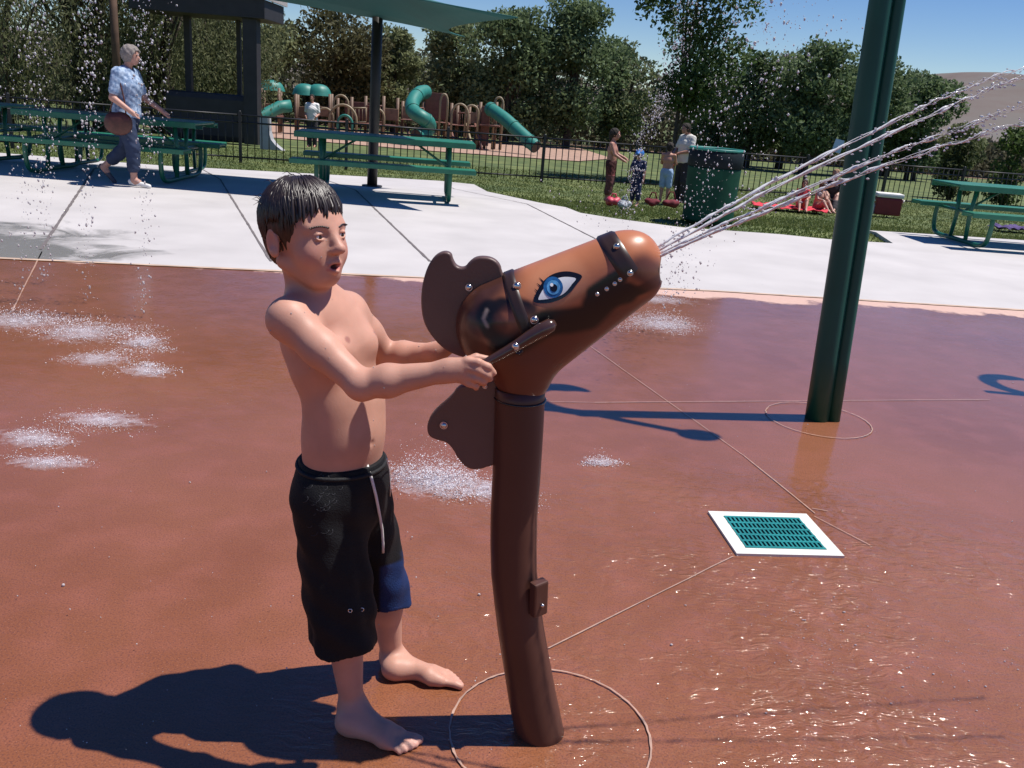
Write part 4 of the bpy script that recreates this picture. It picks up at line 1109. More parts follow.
# ------------------------------------------------------------------ PLAYGROUND
def play(name, px, D, lab): 
    b_ = At(px, 150, D); return empty(name, (b_.x, D, zg(D)), 0, lab, 'play structure', 'playground towers beyond the fence')
def pbox(xa, ya, xb, yb, D, dep, name, m, par):
    a_, b_ = At(xa, ya, D), At(xb, yb, D)
    return MB().box(((a_.x + b_.x) / 2, D, (a_.z + b_.z) / 2), (abs(b_.x - a_.x), dep, abs(a_.z - b_.z)), bev=.015).build(name, m, par)
def ppost(px, y0, D, par, m=M_WOODTAN, r_=.07):
    a_ = At(px, y0, D); return MB().tube([(a_.x, D, zg(D)), (a_.x, D, a_.z)], r_, 8).build('post', m, par)
def loop(px, py, wpx, hpx, D, par, m, r_=.05, name='climbing_loop'):
    c_ = At(px, py, D); a_ = wpx / 2 / F_PX * D; b_ = hpx / F_PX * D; pts = []
    for t_ in np.linspace(0, math.pi, 13): pts.append(Vector((c_.x + a_ * math.cos(t_), D, c_.z + b_ * math.sin(t_))))
    pts = [Vector((pts[0].x, D, zg(D)))] + pts + [Vector((pts[-1].x, D, zg(D)))]
    return MB().tube(pts, r_, 8).build(name, m, par)
def canopy(px, py, wpx, hpx, D, par):
    c_ = At(px, py, D); a_ = wpx / 2 / F_PX * D; b_ = hpx / F_PX * D; m_ = MB(); bm = m_.bm; rows = []
    for k_ in range(7):
        t_ = k_ / 6; rr_ = a_ * (math.sin(t_ * math.pi / 2) ** .8 if k_ < 6 else 1.08); z = c_.z + b_ * (math.cos(t_ * math.pi / 2) if k_ < 6 else -.10)
        rows.append([bm.verts.new((c_.x + rr_ * math.cos(q) * (1 + .06 * math.cos(4 * q)), D + rr_ * .9 * math.sin(q), z)) for q in np.linspace(0, 2 * math.pi, 25)[:-1]] if k_ else [bm.verts.new((c_.x, D, c_.z + b_))])
    for j in range(24): bm.faces.new((rows[0][0], rows[1][j], rows[1][(j + 1) % 24]))
    for k_ in range(1, 6):
        for j in range(24):
            f = bm.faces.new((rows[k_][j], rows[k_ + 1][j], rows[k_ + 1][(j + 1) % 24], rows[k_][(j + 1) % 24])); f.smooth = True
    return m_.build('roof', M_TEAL, par)
PD = 42.0
M_PANEL2 = mat('tan_play_panel', (.27, .17, .11), .6, var=.2); M_LOOP = mat('cream_play_tube', (.27, .21, .13), .5, var=.1)
A_ = play('play_tower', 270, PD, 'small play tower with a single green domed canopy, far left of the playground')
for x in (262, 279): ppost(x, 88, PD, A_); ppost(x + 2, 88, PD + 1.2, A_)
canopy(271, 89.5, 24, 9, PD + .5, A_); pbox(260, 114, 281, 118, PD, 1.2, 'platform', M_WOODRED, A_); pbox(262, 103, 279, 113, PD + 1.2, .06, 'panel', M_PANEL2, A_)
q = [At(291, 106, PD - 1), At(280, 107, PD - 1.2), At(270, 112, PD - 1.5), At(261, 117, PD - 1.8), At(252, 121, PD - 2)]
MB().tube(q, .27, 12).build('tube_slide', M_TEAL, A_)
B_ = play('play_tower', 312, PD, 'play tower with a twin humped green canopy beside the person in white')
for x in (296, 330): ppost(x, 94, PD + .2, B_); ppost(x + 2, 94, PD + 1.6, B_)
canopy(305, 94, 22, 9.5, PD + .8, B_); canopy(319, 94.5, 22, 9.5, PD + .8, B_)
pbox(294, 118, 333, 122, PD + .6, 1.6, 'platform', M_WOODRED, B_); pbox(296, 106, 308, 117, PD + 1.6, .06, 'panel', M_PANEL2, B_); pbox(318, 106, 331, 117, PD + .2, .06, 'panel', M_PANEL2, B_)
loop(325, 118, 16, 9, PD - .4, B_, M_LOOP)
C_ = play('play_tower', 360, PD, 'wide brown play deck with cream climbing loops left of the shade sail post')
for x in (338, 352, 366, 384, 398): ppost(x, 96 + (x % 3), PD + (x % 4) * .4, C_)
pbox(336, 122, 400, 126, PD + .6, 1.6, 'platform', M_WOODRED, C_); pbox(345, 101, 372, 121, PD + 1.2, .06, 'panel', M_WOODRED, C_); pbox(384, 108, 398, 121, PD + .6, .06, 'panel', M_PANEL2, C_)
loop(341, 104, 14, 8, PD - .3, C_, M_LOOP); loop(343, 120, 26, 14, PD - .6, C_, M_LOOP, .06); loop(345, 124, 14, 8, PD - .8, C_, M_TEAL, .06); loop(378, 118, 12, 8, PD - .4, C_, M_LOOP)
D_ = play('play_tower', 430, PD, 'brown play tower with a green spiral tube slide right of the shade sail post')
for x in (403, 424, 440, 446): ppost(x, 98 + (x % 5), PD + (x % 3) * .5 + .4, D_)
pbox(402, 119, 448, 123, PD + .8, 1.6, 'platform', M_WOODRED, D_); pbox(426, 92, 446, 120, PD + .9, .08, 'panel', M_WOODRED, D_); pbox(403, 106, 412, 119, PD + .7, .06, 'panel', M_PANEL2, D_)
q = [At(426, 92, PD + .4), At(420, 93, PD - .1), At(415, 98, PD - .8), At(412, 105, PD - 1.4), At(414, 112, PD - 1.9), At(421, 117, PD - 2.2), At(428, 122, PD - 2.0), At(429, 128, PD - 1.7), At(424, 133, PD - 1.9), At(416, 136, PD - 2.4)]
from itertools import chain
def smoothpath(q, n=5):
    q = [np.array(p) for p in q]; o = []
    for i in range(len(q) - 1):
        p0, p1, p2, p3 = q[max(i - 1, 0)], q[i], q[i + 1], q[min(i + 2, len(q) - 1)]
        for s_ in range(n):
            t = s_ / n; o.append(Vector(.5 * ((2 * p1) + (-p0 + p2) * t + (2 * p0 - 5 * p1 + 4 * p2 - p3) * t * t + (-p0 + 3 * p1 - 3 * p2 + p3) * t ** 3)))
    o.append(Vector(q[-1])); return o
sl = MB().tube(smoothpath(q), .31, 16).build('tube_slide', M_TEAL, D_)
pth = smoothpath(q)
for k_ in (8, 18, 28, 38): MB().tube([pth[k_], pth[k_] + (pth[k_ + 1] - pth[k_]).normalized() * .07], .335, 16).build('flange', M_TEAL, sl)
MB().tube([pth[-1], pth[-1] + (pth[-1] - pth[-2]).normalized() * .02], .28, 14).build('opening', M_BLACKMETAL, sl)
E_ = play('play_tower', 462, PD, 'brown play deck with cream arch ladder between the two tube slides')
for x in (452, 458, 470, 478): ppost(x, 103 + (x % 4), PD + (x % 3) * .5, E_)
pbox(450, 124, 480, 127, PD + .6, 1.4, 'platform', M_WOODRED, E_); pbox(452, 110, 460, 124, PD + 1.1, .06, 'panel', M_WOODRED, E_); pbox(471, 112, 479, 124, PD + .5, .06, 'panel', M_PANEL2, E_)
loop(444, 103, 7, 8, PD - .2, E_, M_LOOP, .05); loop(460, 116, 16, 11, PD - .5, E_, M_LOOP, .05); loop(472, 112, 12, 6, PD - .2, E_, M_LOOP, .05)
F_ = play('play_tower', 490, PD, 'brown play tower feeding the long straight green tube slide')
for x in (481, 487, 497, 503): ppost(x, 101 + (x % 4), PD + (x % 3) * .5, F_)
pbox(480, 124, 500, 127, PD + .5, 1.4, 'platform', M_WOODRED, F_); pbox(482, 106, 488, 146, PD + .4, .1, 'panel', M_WOODRED, F_)
q = [At(489, 108, PD), At(495, 112, PD - .3), At(506, 120, PD - .9), At(518, 131, PD - 1.5), At(529, 141, PD - 2), At(536, 147, PD - 2.3)]
sl = MB().tube(smoothpath(q), .29, 16).build('tube_slide', M_TEAL, F_)
pth = smoothpath(q)
for k_ in (2, 13, 20): MB().tube([pth[k_], pth[k_] + (pth[k_ + 1] - pth[k_]).normalized() * .07], .32, 16).build('flange', M_TEAL, sl)
MB().tube([pth[-1], pth[-1] + (pth[-1] - pth[-2]).normalized() * .02], .26, 14).build('opening', M_BLACKMETAL, sl)
loop(499, 104, 8, 6, PD + .6, F_, M_LOOP, .05)

def railing(x0, x1, y0, y1, D, par, m=M_WOODRED):
    m_ = MB(); a_, b_ = At(x0, y0, D), At(x1, y0, D); c_, d_ = At(x0, y1, D), At(x1, y1, D); n__ = max(3, int((b_ - a_).length / .16))
    m_.tube([a_, b_], .035, 6); m_.tube([c_, d_], .035, 6)
    for i in range(n__ + 1): m_.tube([a_.lerp(b_, i / n__), c_.lerp(d_, i / n__)], .018, 5)
    return m_.build('railing', m, par)
railing(308, 318, 107, 118, PD + .2, B_); railing(352, 366, 108, 122, PD - .1, C_, M_LOOP); railing(366, 384, 106, 122, PD + .5, C_); railing(412, 424, 108, 120, PD + .6, D_); railing(458, 471, 113, 125, PD + .5, E_); railing(487, 500, 112, 125, PD + .6, F_, M_LOOP)
for (x, par) in ((333, B_), (347, C_), (405, D_), (449, E_), (466, E_), (475, E_)):
    a_ = At(x, 124, PD + .3); b_ = At(x + 7, 150, PD - 1.2); MB().tube([a_, (b_.x, b_.y, zg(b_.y))], .06, 6).build('ladder_rail', M_WOODRED if x % 2 else M_LOOP, par)

# ------------------------------------------------------------------ PICNIC TABLES
def rbar(pts, r_, m_): m_.tube(smoothpath(pts, 4), r_, 10); return m_
def make_table(label, loc, rz):
    t = empty('picnic_table', loc, rz, label, 'picnic table', 'green metal picnic tables')
    L_ = 2.35
    m_ = MB(); m_.box((0, 0, .755), (L_, .74, .035), bev=.012)
    for s_ in (-1, 1): m_.box((0, s_ * .375, .735), (L_ + .01, .022, .075), bev=.008)
    m_.build('tabletop', M_TABLE, t, False)
    for s_ in (-1, 1):
        m_ = MB(); m_.box((0, s_ * .70, .445), (L_, .26, .03), bev=.01).box((0, s_ * .832, .43), (L_ + .01, .02, .06), bev=.007).box((0, s_ * .568, .43), (L_ + .01, .02, .06), bev=.007)
        m_.build('bench', M_TABLE, t, False)
    for e_ in (-1, 1):
        x = e_ * .85; m_ = MB()
        rbar([(x, -.72, .42), (x, -.73, .25), (x, -.68, .08), (x, -.52, .03), (x, -.2, .03), (x, .2, .03), (x, .52, .03), (x, .68, .08), (x, .73, .25), (x, .72, .42)], .030, m_)
        for s_ in (-1, 1): m_.tube([(x, s_ * .20, .03), (x, s_ * .16, .4), (x, s_ * .22, .73)], .028, 10)
        m_.tube([(x, -.72, .405), (x, .72, .405)], .022, 8); m_.tube([(x, -.34, .725), (x, .34, .725)], .025, 8)
        m_.build('leg_frame', M_TABLELEG, t, False)
        MB().tube([(x, 0, .41), (x - e_ * .48, 0, .72)], .016, 8).build('brace', M_TABLELEG, t, False)
    return t
c = At(381, 139, 12.25)
tb = make_table('green picnic table under the shade sail tip, directly behind the boy', (c.x + .08, 12.25, zg(12.25) + .012), R(7))
e0 = At(208, 127, 12.0)
dup(tb, None, (e0.x - 1.22, 12.0, .012), R(1), 'green picnic table directly behind the walking woman')
e1 = At(214, 124, 14.2)
dup(tb, None, (e1.x - 1.25, 14.2, zg(14.2) + .012), R(2), 'green picnic table one row behind the walking woman, nearest the fence')
dup(tb, None, (e0.x - 4.0, 12.6, .012), R(-3), 'green picnic table cut by the left edge of the picture')
a_, b_ = G(936, 237), G(978, 249)
cR = At(926, 188, 12.1)
dup(tb, None, (cR.x + 1.42, 12.15, .012), R(3), 'green picnic table cut by the right edge of the picture beside the lawn')

# ------------------------------------------------------------------ TRASH CAN
g = G(707, 221); tc_ = empty('trash_can', g, 0, 'large round dark green trash can with a dark rim on the lawn edge', 'trash can')
zt = .98
bm_ = MB(); bm_.tube([g + Vector((0, 0, z)) for z in (.0, .03, .05, .70, .72)], [.335, .35, .345, .355, .355], 40, cap=True).build('body', mat('trash_green', (.005, .050, .028), .65, var=.2, scale=6, spec=.2), tc_)
MB().tube([g + Vector((0, 0, z)) for z in (.722, .735, .93, .94)], [.352, .365, .368, .355], 40).build('band', mat('trash_band', (.006, .012, .016), .7, var=.2, scale=14, spec=.2), tc_)
MB().tube([g + Vector((.355 * math.cos(t), .355 * math.sin(t), .955)) for t in np.linspace(0, 2 * math.pi, 41)[:-1]], .018, 8, closed=True).build('rim', M_TEAL, tc_)
MB().tube([g + Vector((0, 0, .941)), g + Vector((0, 0, .950))], .34, 32).build('liner', M_BLACKMETAL, tc_)

# ------------------------------------------------------------------ COOLER, TOWELS, BAGS, TOYS
g = G(885, 215); co = empty('cooler', g, R(-8), 'red picnic cooler with a white lid on the lawn right of the green pole', 'cooler')
MB().box((0, 0, .20), (.56, .36, .38), bev=.03).build('body', mat('red_cooler', (.22, .012, .018), .4, var=.1), co, False)
MB().box((0, 0, .445), (.59, .39, .10), bev=.035).build('lid', M_WHITE, co, False)
for s_ in (-1, 1): MB().tube([(s_ * .295, -.12, .3), (s_ * .325, -.1, .36), (s_ * .325, .1, .36), (s_ * .295, .12, .3)], .014, 8).build('handle', M_WHITE, co, False)
def cloth(name, px, py, sx, sy, rz, m, lab, cat_, amp=.02):
    g_ = G(px, py); n1, n2 = 26, 16; V_ = []; rr_ = random.Random(px)
    p1, p2 = rr_.uniform(0, 6), rr_.uniform(0, 6)
    for j in range(n2 + 1):
        for i in range(n1 + 1):
            x, y = (i / n1 - .5) * sx, (j / n2 - .5) * sy
            e_ = .02 * math.sin(i * .9 + p1) * (1 if j in (0, n2) else 0)
            V_.append((x + .02 * math.sin(j * 1.1 + p2), y + e_, .02 + amp * (1 + math.sin(x * 14 + p1) * math.sin(y * 17 + p2)) + amp * .5 * math.sin(x * 33 + y * 21)))
    me_ = np_mesh(name, V_, [(j * (n1 + 1) + i, j * (n1 + 1) + i + 1, (j + 1) * (n1 + 1) + i + 1, (j + 1) * (n1 + 1) + i) for j in range(n2) for i in range(n1)])
    o_ = link(name, me_, m); o_.location = g_ + Vector((0, 0, .0)); o_.rotation_euler = (0, 0, rz)
    s_ = o_.modifiers.new('thick', 'SOLIDIFY'); s_.thickness = .01
    return tag(o_, lab, cat_)
M_REDTOWEL = mat('red_towel', (.62, .045, .07), .9, var=.1, bump=.3); M_PURPLE = mat('purple_towel', (.09, .06, .18), .9, var=.2)
M_MAROON = mat('maroon_cloth', (.14, .012, .022), .85, var=.3, scale=20, bump=.4); M_PINK = mat('pink_plastic', (.55, .06, .10), .5)
cloth('beach_towel', 788, 209, 1.55, .75, R(-6), M_REDTOWEL, 'bright red towel spread on the lawn under the seated children', 'towel', .03)
cloth('beach_towel', 1012, 230, .8, .5, R(10), M_PURPLE, 'purple towel crumpled on the lawn behind the right picnic table', 'towel', .04)
def bag(px, py, s_, m, lab, seed, flat=.7):
    g_ = G(px, py); f = Field(g_ + Vector((-s_, -s_, -.02)), g_ + Vector((s_, s_, s_ * 1.6)), s_ / 16)
    r_ = random.Random(seed)
    for i in range(6): f.ell((g_.x + r_.uniform(-.4, .4) * s_, g_.y + r_.uniform(-.3, .3) * s_, g_.z + s_ * r_.uniform(.2, .45)), (s_ * r_.uniform(.25, .5), s_ * .35, s_ * flat * r_.uniform(.3, .6)), k=s_ * .15)
    me_, _, _ = f.mesh('bag'); b = empty('beach_bag', g_, 0, lab, 'bag'); link('pouch', me_, m, b)
    MB().tube([g_ + Vector((-.35 * s_, 0, .6 * s_)), g_ + Vector((-.15 * s_, 0, 1.15 * s_)), g_ + Vector((.15 * s_, 0, 1.15 * s_)), g_ + Vector((.35 * s_, 0, .6 * s_))], .014, 8).build('strap', m, b)
bag(652, 206, .22, M_MAROON, 'low maroon bag on the grass between the boy in blue and the child in shorts', 1, .6)
bag(670, 207, .25, M_MAROON, 'larger maroon bag on the grass at the feet of the man in white', 2, .6)
bag(613, 205, .17, M_PINK, 'pink bag on the grass at the feet of the person in pink', 3, .9)
bag(624, 208, .16, mat('grey_bag', (.35, .38, .42), .7, var=.4, scale=30), 'pale grey bag on the grass beside the pink bag', 4, .9)
cp = G(871, 214); mk = MB(); mk.tube([cp + Vector((0, 0, z)) for z in (0, .01, .2, .24, .26)], [.05, .06, .06, .035, .03], 14)
tag(mk.build('water_bottle', M_WHITE), 'white bottle standing on the grass left of the red cooler', 'bottle')


# ------------------------------------------------------------------ BACKGROUND PEOPLE
UNIT = dict(pel=(0, 0, .525), waist=(0, 0, .61), chest=(.0, 0, .715), upch=(-.005, 0, .785), neck=(.0, 0, .835), head=(.012, 0, .925),
            shR=(-.005, -.098, .795), elR=(-.01, -.125, .63), wrR=(.03, -.135, .495), haR=(.05, -.135, .445),
            shL=(-.005, .098, .795), elL=(-.01, .125, .63), wrL=(.03, .135, .495), haL=(.05, .135, .445),
            hipR=(0, -.05, .50), knR=(.012, -.055, .275), anR=(-.01, -.055, .045), toR=(.10, -.065, .014),
            hipL=(0, .05, .50), knL=(.012, .055, .275), anL=(-.01, .055, .045), toL=(.10, .065, .014))
def figure(base, H_m, yaw, label, pose=None, skin=(.45, .24, .17), hair=(.02, .014, .01), clothes=(), fat=1.0, hairlen=0.0, vox=None, group=None, puff=0.0):
    """yaw: facing, 0 = +X, anticlockwise. clothes: (name, material, kind)"""
    J = dict(UNIT); J.update(pose or {}); c_, s_ = math.cos(yaw), math.sin(yaw); base = np.array(base, float)
    W = {k: base + H_m * np.array((p[0] * c_ - p[1] * s_, p[0] * s_ + p[1] * c_, p[2])) for k, p in J.items()}
    fwd = np.array((c_, s_, 0)); lat = np.array((-s_, c_, 0)); up = np.array((0, 0, 1.))
    P = np.array(list(W.values())); vx = vox or H_m * .0065
    lo, hi = P.min(0) - .13 * H_m, P.max(0) + .13 * H_m
    person = empty('person', tuple(base), 0, label, 'person', group)
    def torso(f, g):
        f.cap(W['pel'], W['waist'], (.068 * fat + g) * H_m, (.060 * fat + g) * H_m, .02 * H_m, lat, 1.3)
        f.cap(W['waist'], W['chest'], (.060 * fat + g) * H_m, (.068 * fat + g) * H_m, .02 * H_m, lat, 1.3)
        f.cap(W['chest'], W['upch'], (.068 * fat + g) * H_m, (.050 + g) * H_m, .02 * H_m, lat, 1.4)
        f.cap(W['shR'], W['shL'], (.028 + g * .4) * H_m, (.028 + g * .4) * H_m, .03 * H_m)
    def limb(f, names, radii, g, upto=1.0):
        for i in range(len(names) - 1):
            a, b = W[names[i]], W[names[i + 1]]; t = min(1, max(0, upto * (len(names) - 1) - i))
            if t <= 0: break
            b = a + (b - a) * t; f.cap(a, b, (radii[i] + g) * H_m, (radii[i] + (radii[i + 1] - radii[i]) * t + g) * H_m, .012 * H_m)
    f = Field(lo, hi, vx); torso(f, 0)
    AR, LR = (.030, .024, .017), (.052 * fat, .036, .022)
    for S_ in 'RL':
        limb(f, ['sh' + S_, 'el' + S_, 'wr' + S_], AR, 0); limb(f, ['hip' + S_, 'kn' + S_, 'an' + S_], LR, 0)
        a, b = W['wr' + S_], W['ha' + S_]; d = (b - a); L_ = np.linalg.norm(d) + 1e-6; d = d / L_; sd_ = np.cross(d, up); sd_ = sd_ / (np.linalg.norm(sd_) + 1e-6)
        f.cap(a, a + d * .035 * H_m, .016 * H_m, .018 * H_m, .006 * H_m)
        for k_, (o_, l_) in enumerate([(-.014, .040), (-.005, .048), (.005, .046), (.014, .036)]):
            p0 = a + d * .035 * H_m + sd_ * o_ * H_m; f.cap(p0, p0 + d * l_ * H_m * .9 - up * .006 * H_m, .0062 * H_m, .0048 * H_m, .003 * H_m)
        p0 = a + d * .018 * H_m + fwd * .014 * H_m; f.cap(p0, p0 + (d * .028 + fwd * .012) * H_m, .007 * H_m, .005 * H_m, .004 * H_m)
        an, to = W['an' + S_], W['to' + S_]; f.cap(an, an * .7 + to * .3, .023 * H_m, .022 * H_m, .01 * H_m); f.cap(an - (to - an) * .2 - up * .018 * H_m, to, .016 * H_m, .013 * H_m, .012 * H_m)
    f.cap(W['upch'], W['neck'], .034 * H_m, .028 * H_m, .02 * H_m); f.cap(W['neck'], W['head'], .028 * H_m, .030 * H_m, .012 * H_m)
    h = W['head']; M_ = np.stack([fwd, lat, up], 1); hs = H_m * (1.0 if H_m > 1.4 else 1.22)
    f.ell(h + up * .010 * hs, (.054 * hs, .042 * hs, .050 * hs), M_, .01 * hs); f.ell(h + fwd * .022 * hs - up * .026 * hs, (.032 * hs, .031 * hs, .038 * hs), M_, .015 * hs)
    f.cap(h + fwd * .050 * hs, h + fwd * .060 * hs - up * .016 * hs, .005 * hs, .008 * hs, .006 * hs)
    for q_ in (-1, 1): f.ell(h + lat * q_ * .043 * hs - up * .004 * hs, (.010 * hs, .005 * hs, .016 * hs), M_, .004 * hs)
    me_, V_, Q_ = f.mesh('body', 1)
    sk = bpy.data.materials.get('skin_%d' % int(skin[0] * 1000)) or mat('skin_%d' % int(skin[0] * 1000), skin, .5, var=.06, scale=20)
    link('body', me_, sk, person)
    for q_ in (-1, 1): MB().ball(h + fwd * .0495 * hs + lat * q_ * .018 * hs + up * .002 * hs, .0055 * hs, u=8, v=6).build('eye', M_IRIS, person)
    fh = Field(h - .12 * H_m, h + .12 * H_m, vx * .8)
    fh.ell(h + up * .014 * hs - fwd * .006 * hs, ((.060 + puff) * hs, (.050 + puff) * hs, (.056 + puff) * hs), M_, .01 * hs)
    if hairlen > 0: fh.cap(h - fwd * .03 * hs, h - fwd * .045 * hs - up * hairlen * hs, .035 * hs, .022 * hs, .02 * hs)
    else: fh.ell(h - fwd * .028 * hs - up * .020 * hs, (.034 * hs, .040 * hs, .036 * hs), M_, .012 * hs)
    fh.ell(h + fwd * .066 * hs - up * .016 * hs, (.054 * hs, .055 * hs, .054 * hs), M_, .008 * hs, True)
    fh.F += (.0045 * np.sin(fh.ax[0] * 95 + 1)[:, None, None] * np.sin(fh.ax[2] * 80)[None, None, :] + .003 * np.sin(fh.ax[1] * 170)[None, :, None] * np.sin(fh.ax[2] * 60)[None, None, :]).astype(np.float32)
    mh_, _, _ = fh.mesh('hair', 1); hk = 'hair_%d' % int(hair[0] * 1000); link('hair', mh_, bpy.data.materials.get(hk) or mat(hk, hair, .85, var=.2, scale=40), person)
    for (nm, m, kd) in clothes:
        f = Field(lo, hi, vx); z = f.ax[2][None, None, :]
        if kd in ('shirt', 'vest', 'loose'):
            g = .018 if kd == 'loose' else .010
            torso(f, g)
            if kd == 'loose': f.cap(W['chest'] + fwd * .02 * H_m, W['waist'] + fwd * .012 * H_m, .072 * fat * H_m, .070 * fat * H_m, .02 * H_m, lat, 1.2)
            if kd != 'vest':
                for S_ in 'RL': limb(f, ['sh' + S_, 'el' + S_], AR, .012, .72)
            nk = W['neck'] + fwd * .01 * H_m; f.cap(nk, nk + up * .05 * H_m, .036 * H_m, .05 * H_m, .005 * H_m, sub=True)
            bot = W['pel'][2] - (.035 if kd == 'loose' else -.01) * H_m
            f.F = np.maximum(f.F, (bot + .004 * np.sin(f.ax[0] * 60)[:, None, None] - z).astype(np.float32))
        else:
            f.cap(W['pel'] + up * .01 * H_m, W['pel'] - up * .03 * H_m, (.070 * fat + .008) * H_m, (.070 * fat + .006) * H_m, .02 * H_m, lat, 1.3)
            up_ = dict(trousers=1.0, capri=.80, shorts=.46, trunks=.30, skirt=.5)[kd]
            for S_ in 'RL': limb(f, ['hip' + S_, 'kn' + S_, 'an' + S_], (LR[0], LR[1] + .006, LR[2] + .010), .010 if kd != 'skirt' else .03, up_)
            f.F = np.maximum(f.F, (z - (W['pel'][2] + .055 * H_m)).astype(np.float32))
        X_ = f.ax[0][:, None, None]; Yy = f.ax[1][None, :, None]
        f.F += (.0022 * H_m * np.sin(X_ * 38 + z * 46) * np.sin(z * 30 + Yy * 40)).astype(np.float32)
        me_, _, _ = f.mesh(nm, 1); link(nm, me_, m, person)
    return person, W
# walking woman
M_BLOUSE = mat('pale_blue_blouse', (.17, .27, .45), .8, var=.3, scale=26, col2=(.34, .42, .55)); M_NAVY = mat('navy_cloth', (.018, .032, .075), .8, var=.2)
wb_ = G(131, 186); wy = R(-4)
woman, WW = figure((wb_.x, wb_.y, wb_.z + .004), 1.66, wy, 'grey haired woman in a pale blue blouse and navy capri trousers striding past the tables', dict(
    chest=(.012, 0, .715), upch=(.012, 0, .785), neck=(.022, 0, .835), head=(.055, 0, .918), shR=(.0, -.10, .795), elR=(-.02, -.15, .625), wrR=(.105, -.155, .545), haR=(.15, -.15, .515),
    shL=(.02, .10, .795), elL=(.06, .14, .635), wrL=(.20, .13, .555), haL=(.25, .12, .52),
    knR=(.06, -.055, .285), anR=(.055, -.055, .048), toR=(.165, -.06, .016), knL=(-.045, .055, .275), anL=(-.235, .055, .115), toL=(-.165, .06, .018)),
    skin=(.47, .25, .19), hair=(.23, .20, .185), clothes=[('blouse', M_BLOUSE, 'loose'), ('trousers', M_NAVY, 'capri')], fat=1.12, vox=.008, puff=.008)
M_SHOE = mat('white_shoe', (.7, .68, .66), .5); M_DKSHOE = mat('grey_sandal', (.06, .06, .08), .6)
for S_, m in (('R', M_SHOE), ('L', M_DKSHOE)):
    a, t_ = WW['an' + S_], WW['to' + S_]; f = Field(np.minimum(a, t_) - .08, np.maximum(a, t_) + .08, .006); hl_ = a - (t_ - a) * .22 + np.array((0, 0, -.030))
    f.cap(hl_, t_ + (t_ - a) * .06, .036, .027, .01); f.cap(a + (t_ - a) * .15, a + (t_ - a) * .15 + np.array((0, 0, .08)), .044, .05, .01, sub=True)
    me_, _, _ = f.mesh('shoe'); link('shoe', me_, m, woman)
hbg = empty('handbag', tuple(WW['pel'] + np.array((-.06, -.25, -.06))), 0, 'brown leather handbag slung at the side of the grey haired woman', 'handbag')
bc = WW['pel'] + np.array((.0, -.25, -.10)); f = Field(bc - .26, bc + .26, .010)
f.ell(bc + np.array((0, 0, -.03)), (.17, .06, .13), k=.02); f.ell(bc + np.array((.05, 0, .02)), (.11, .05, .09), k=.03); f.ell(bc + np.array((-.07, 0, .01)), (.08, .05, .09), k=.03)
M_LEATHER = mat('brown_leather', (.085, .025, .018), .5, var=.3, scale=20)
me_, _, _ = f.mesh('pouch'); link('pouch', me_, M_LEATHER, hbg)
MB().tube([bc + np.array((-.10, 0, .08)), bc + np.array((-.05, .02, .25)), WW['shR'] + np.array((-.02, -.07, -.10)), WW['shR'] + np.array((0, -.01, .068)), WW['shR'] + np.array((.05, -.05, -.12)), bc + np.array((.08, .02, .25)), bc + np.array((.10, 0, .08))], .009, 6).build('strap', M_LEATHER, hbg)
# family by the fence
def hgt(px, top, bot):                       # height of a standing person from the foot and head lines
    g_ = G(px, bot); return g_, At(px, top, g_.y).z - g_.z
M_WHITESHIRT = mat('white_cotton', (.62, .60, .55), .85, var=.1); M_DARKTR = mat('dark_trousers', (.03, .025, .03), .85, var=.2)
M_LTBLUE = mat('light_blue_cloth', (.30, .42, .60), .8, var=.2); M_PINKC = mat('dusty_pink_cloth', (.42, .12, .12), .8, var=.2); M_DKBLUE = mat('deep_blue_cloth', (.012, .02, .07), .8, var=.2)
g_, h_ = hgt(607, 128, 202)
figure(g_, h_, R(-15), 'bare backed person in dusty pink standing leftmost of the family by the fence', dict(elR=(.06, -.12, .66), wrR=(.17, -.11, .60), haR=(.21, -.1, .58), elL=(.05, .12, .66), wrL=(.16, .11, .62), haL=(.2, .1, .6)), skin=(.40, .19, .14), clothes=[('swimsuit', M_PINKC, 'trunks'), ('leggings', mat('maroon_leggings', (.11, .035, .035), .8, var=.2), 'capri')], hairlen=.05)
g_, h_ = hgt(634, 150, 206)
cb, CW = figure(g_, h_, R(-120), 'small child in a bright blue cap and dark blue sunsuit by the fence', dict(elR=(.05, -.12, .66), wrR=(.12, -.1, .62)), skin=(.42, .22, .16), clothes=[('top', M_DKBLUE, 'shirt'), ('leggings', M_DKBLUE, 'capri')])
hh_ = CW['head']; f = Field(hh_ - .2, hh_ + .2, .009); f.ell(hh_ + np.array((0, 0, .02)), (.078, .078, .082), k=.01); f.cap(hh_ + np.array((-.03, -.06, .03)), hh_ + np.array((-.045, -.11, .022)), .03, .02, .01); f.ell(hh_ + np.array((-.02, -.03, -.06)), (.09, .09, .06), k=.01, sub=True)
me_, _, _ = f.mesh('cap'); link('cap', me_, mat('bright_blue_cap', (.02, .16, .50), .6), cb)
g_, h_ = hgt(663, 142, 203)
figure(g_, h_, R(70), 'bare backed child in light blue shorts beside the man in white', dict(elR=(.06, -.12, .66), wrR=(.14, -.05, .62), elL=(.06, .12, .66), wrL=(.14, .05, .62)), skin=(.46, .22, .15), clothes=[('shorts', M_LTBLUE, 'shorts')])
g_, h_ = hgt(679, 120, 203)
figure(g_, h_, R(-150), 'man in a white shirt and dark trousers looking down beside the trash can', dict(head=(.045, 0, .905), elR=(.03, -.14, .65), wrR=(.13, -.07, .60), haR=(.17, -.04, .58), elL=(.03, .14, .65), wrL=(.13, .07, .62), haL=(.17, .04, .60)), skin=(.34, .17, .12), clothes=[('shirt', M_WHITESHIRT, 'loose'), ('trousers', M_DARKTR, 'trousers')])
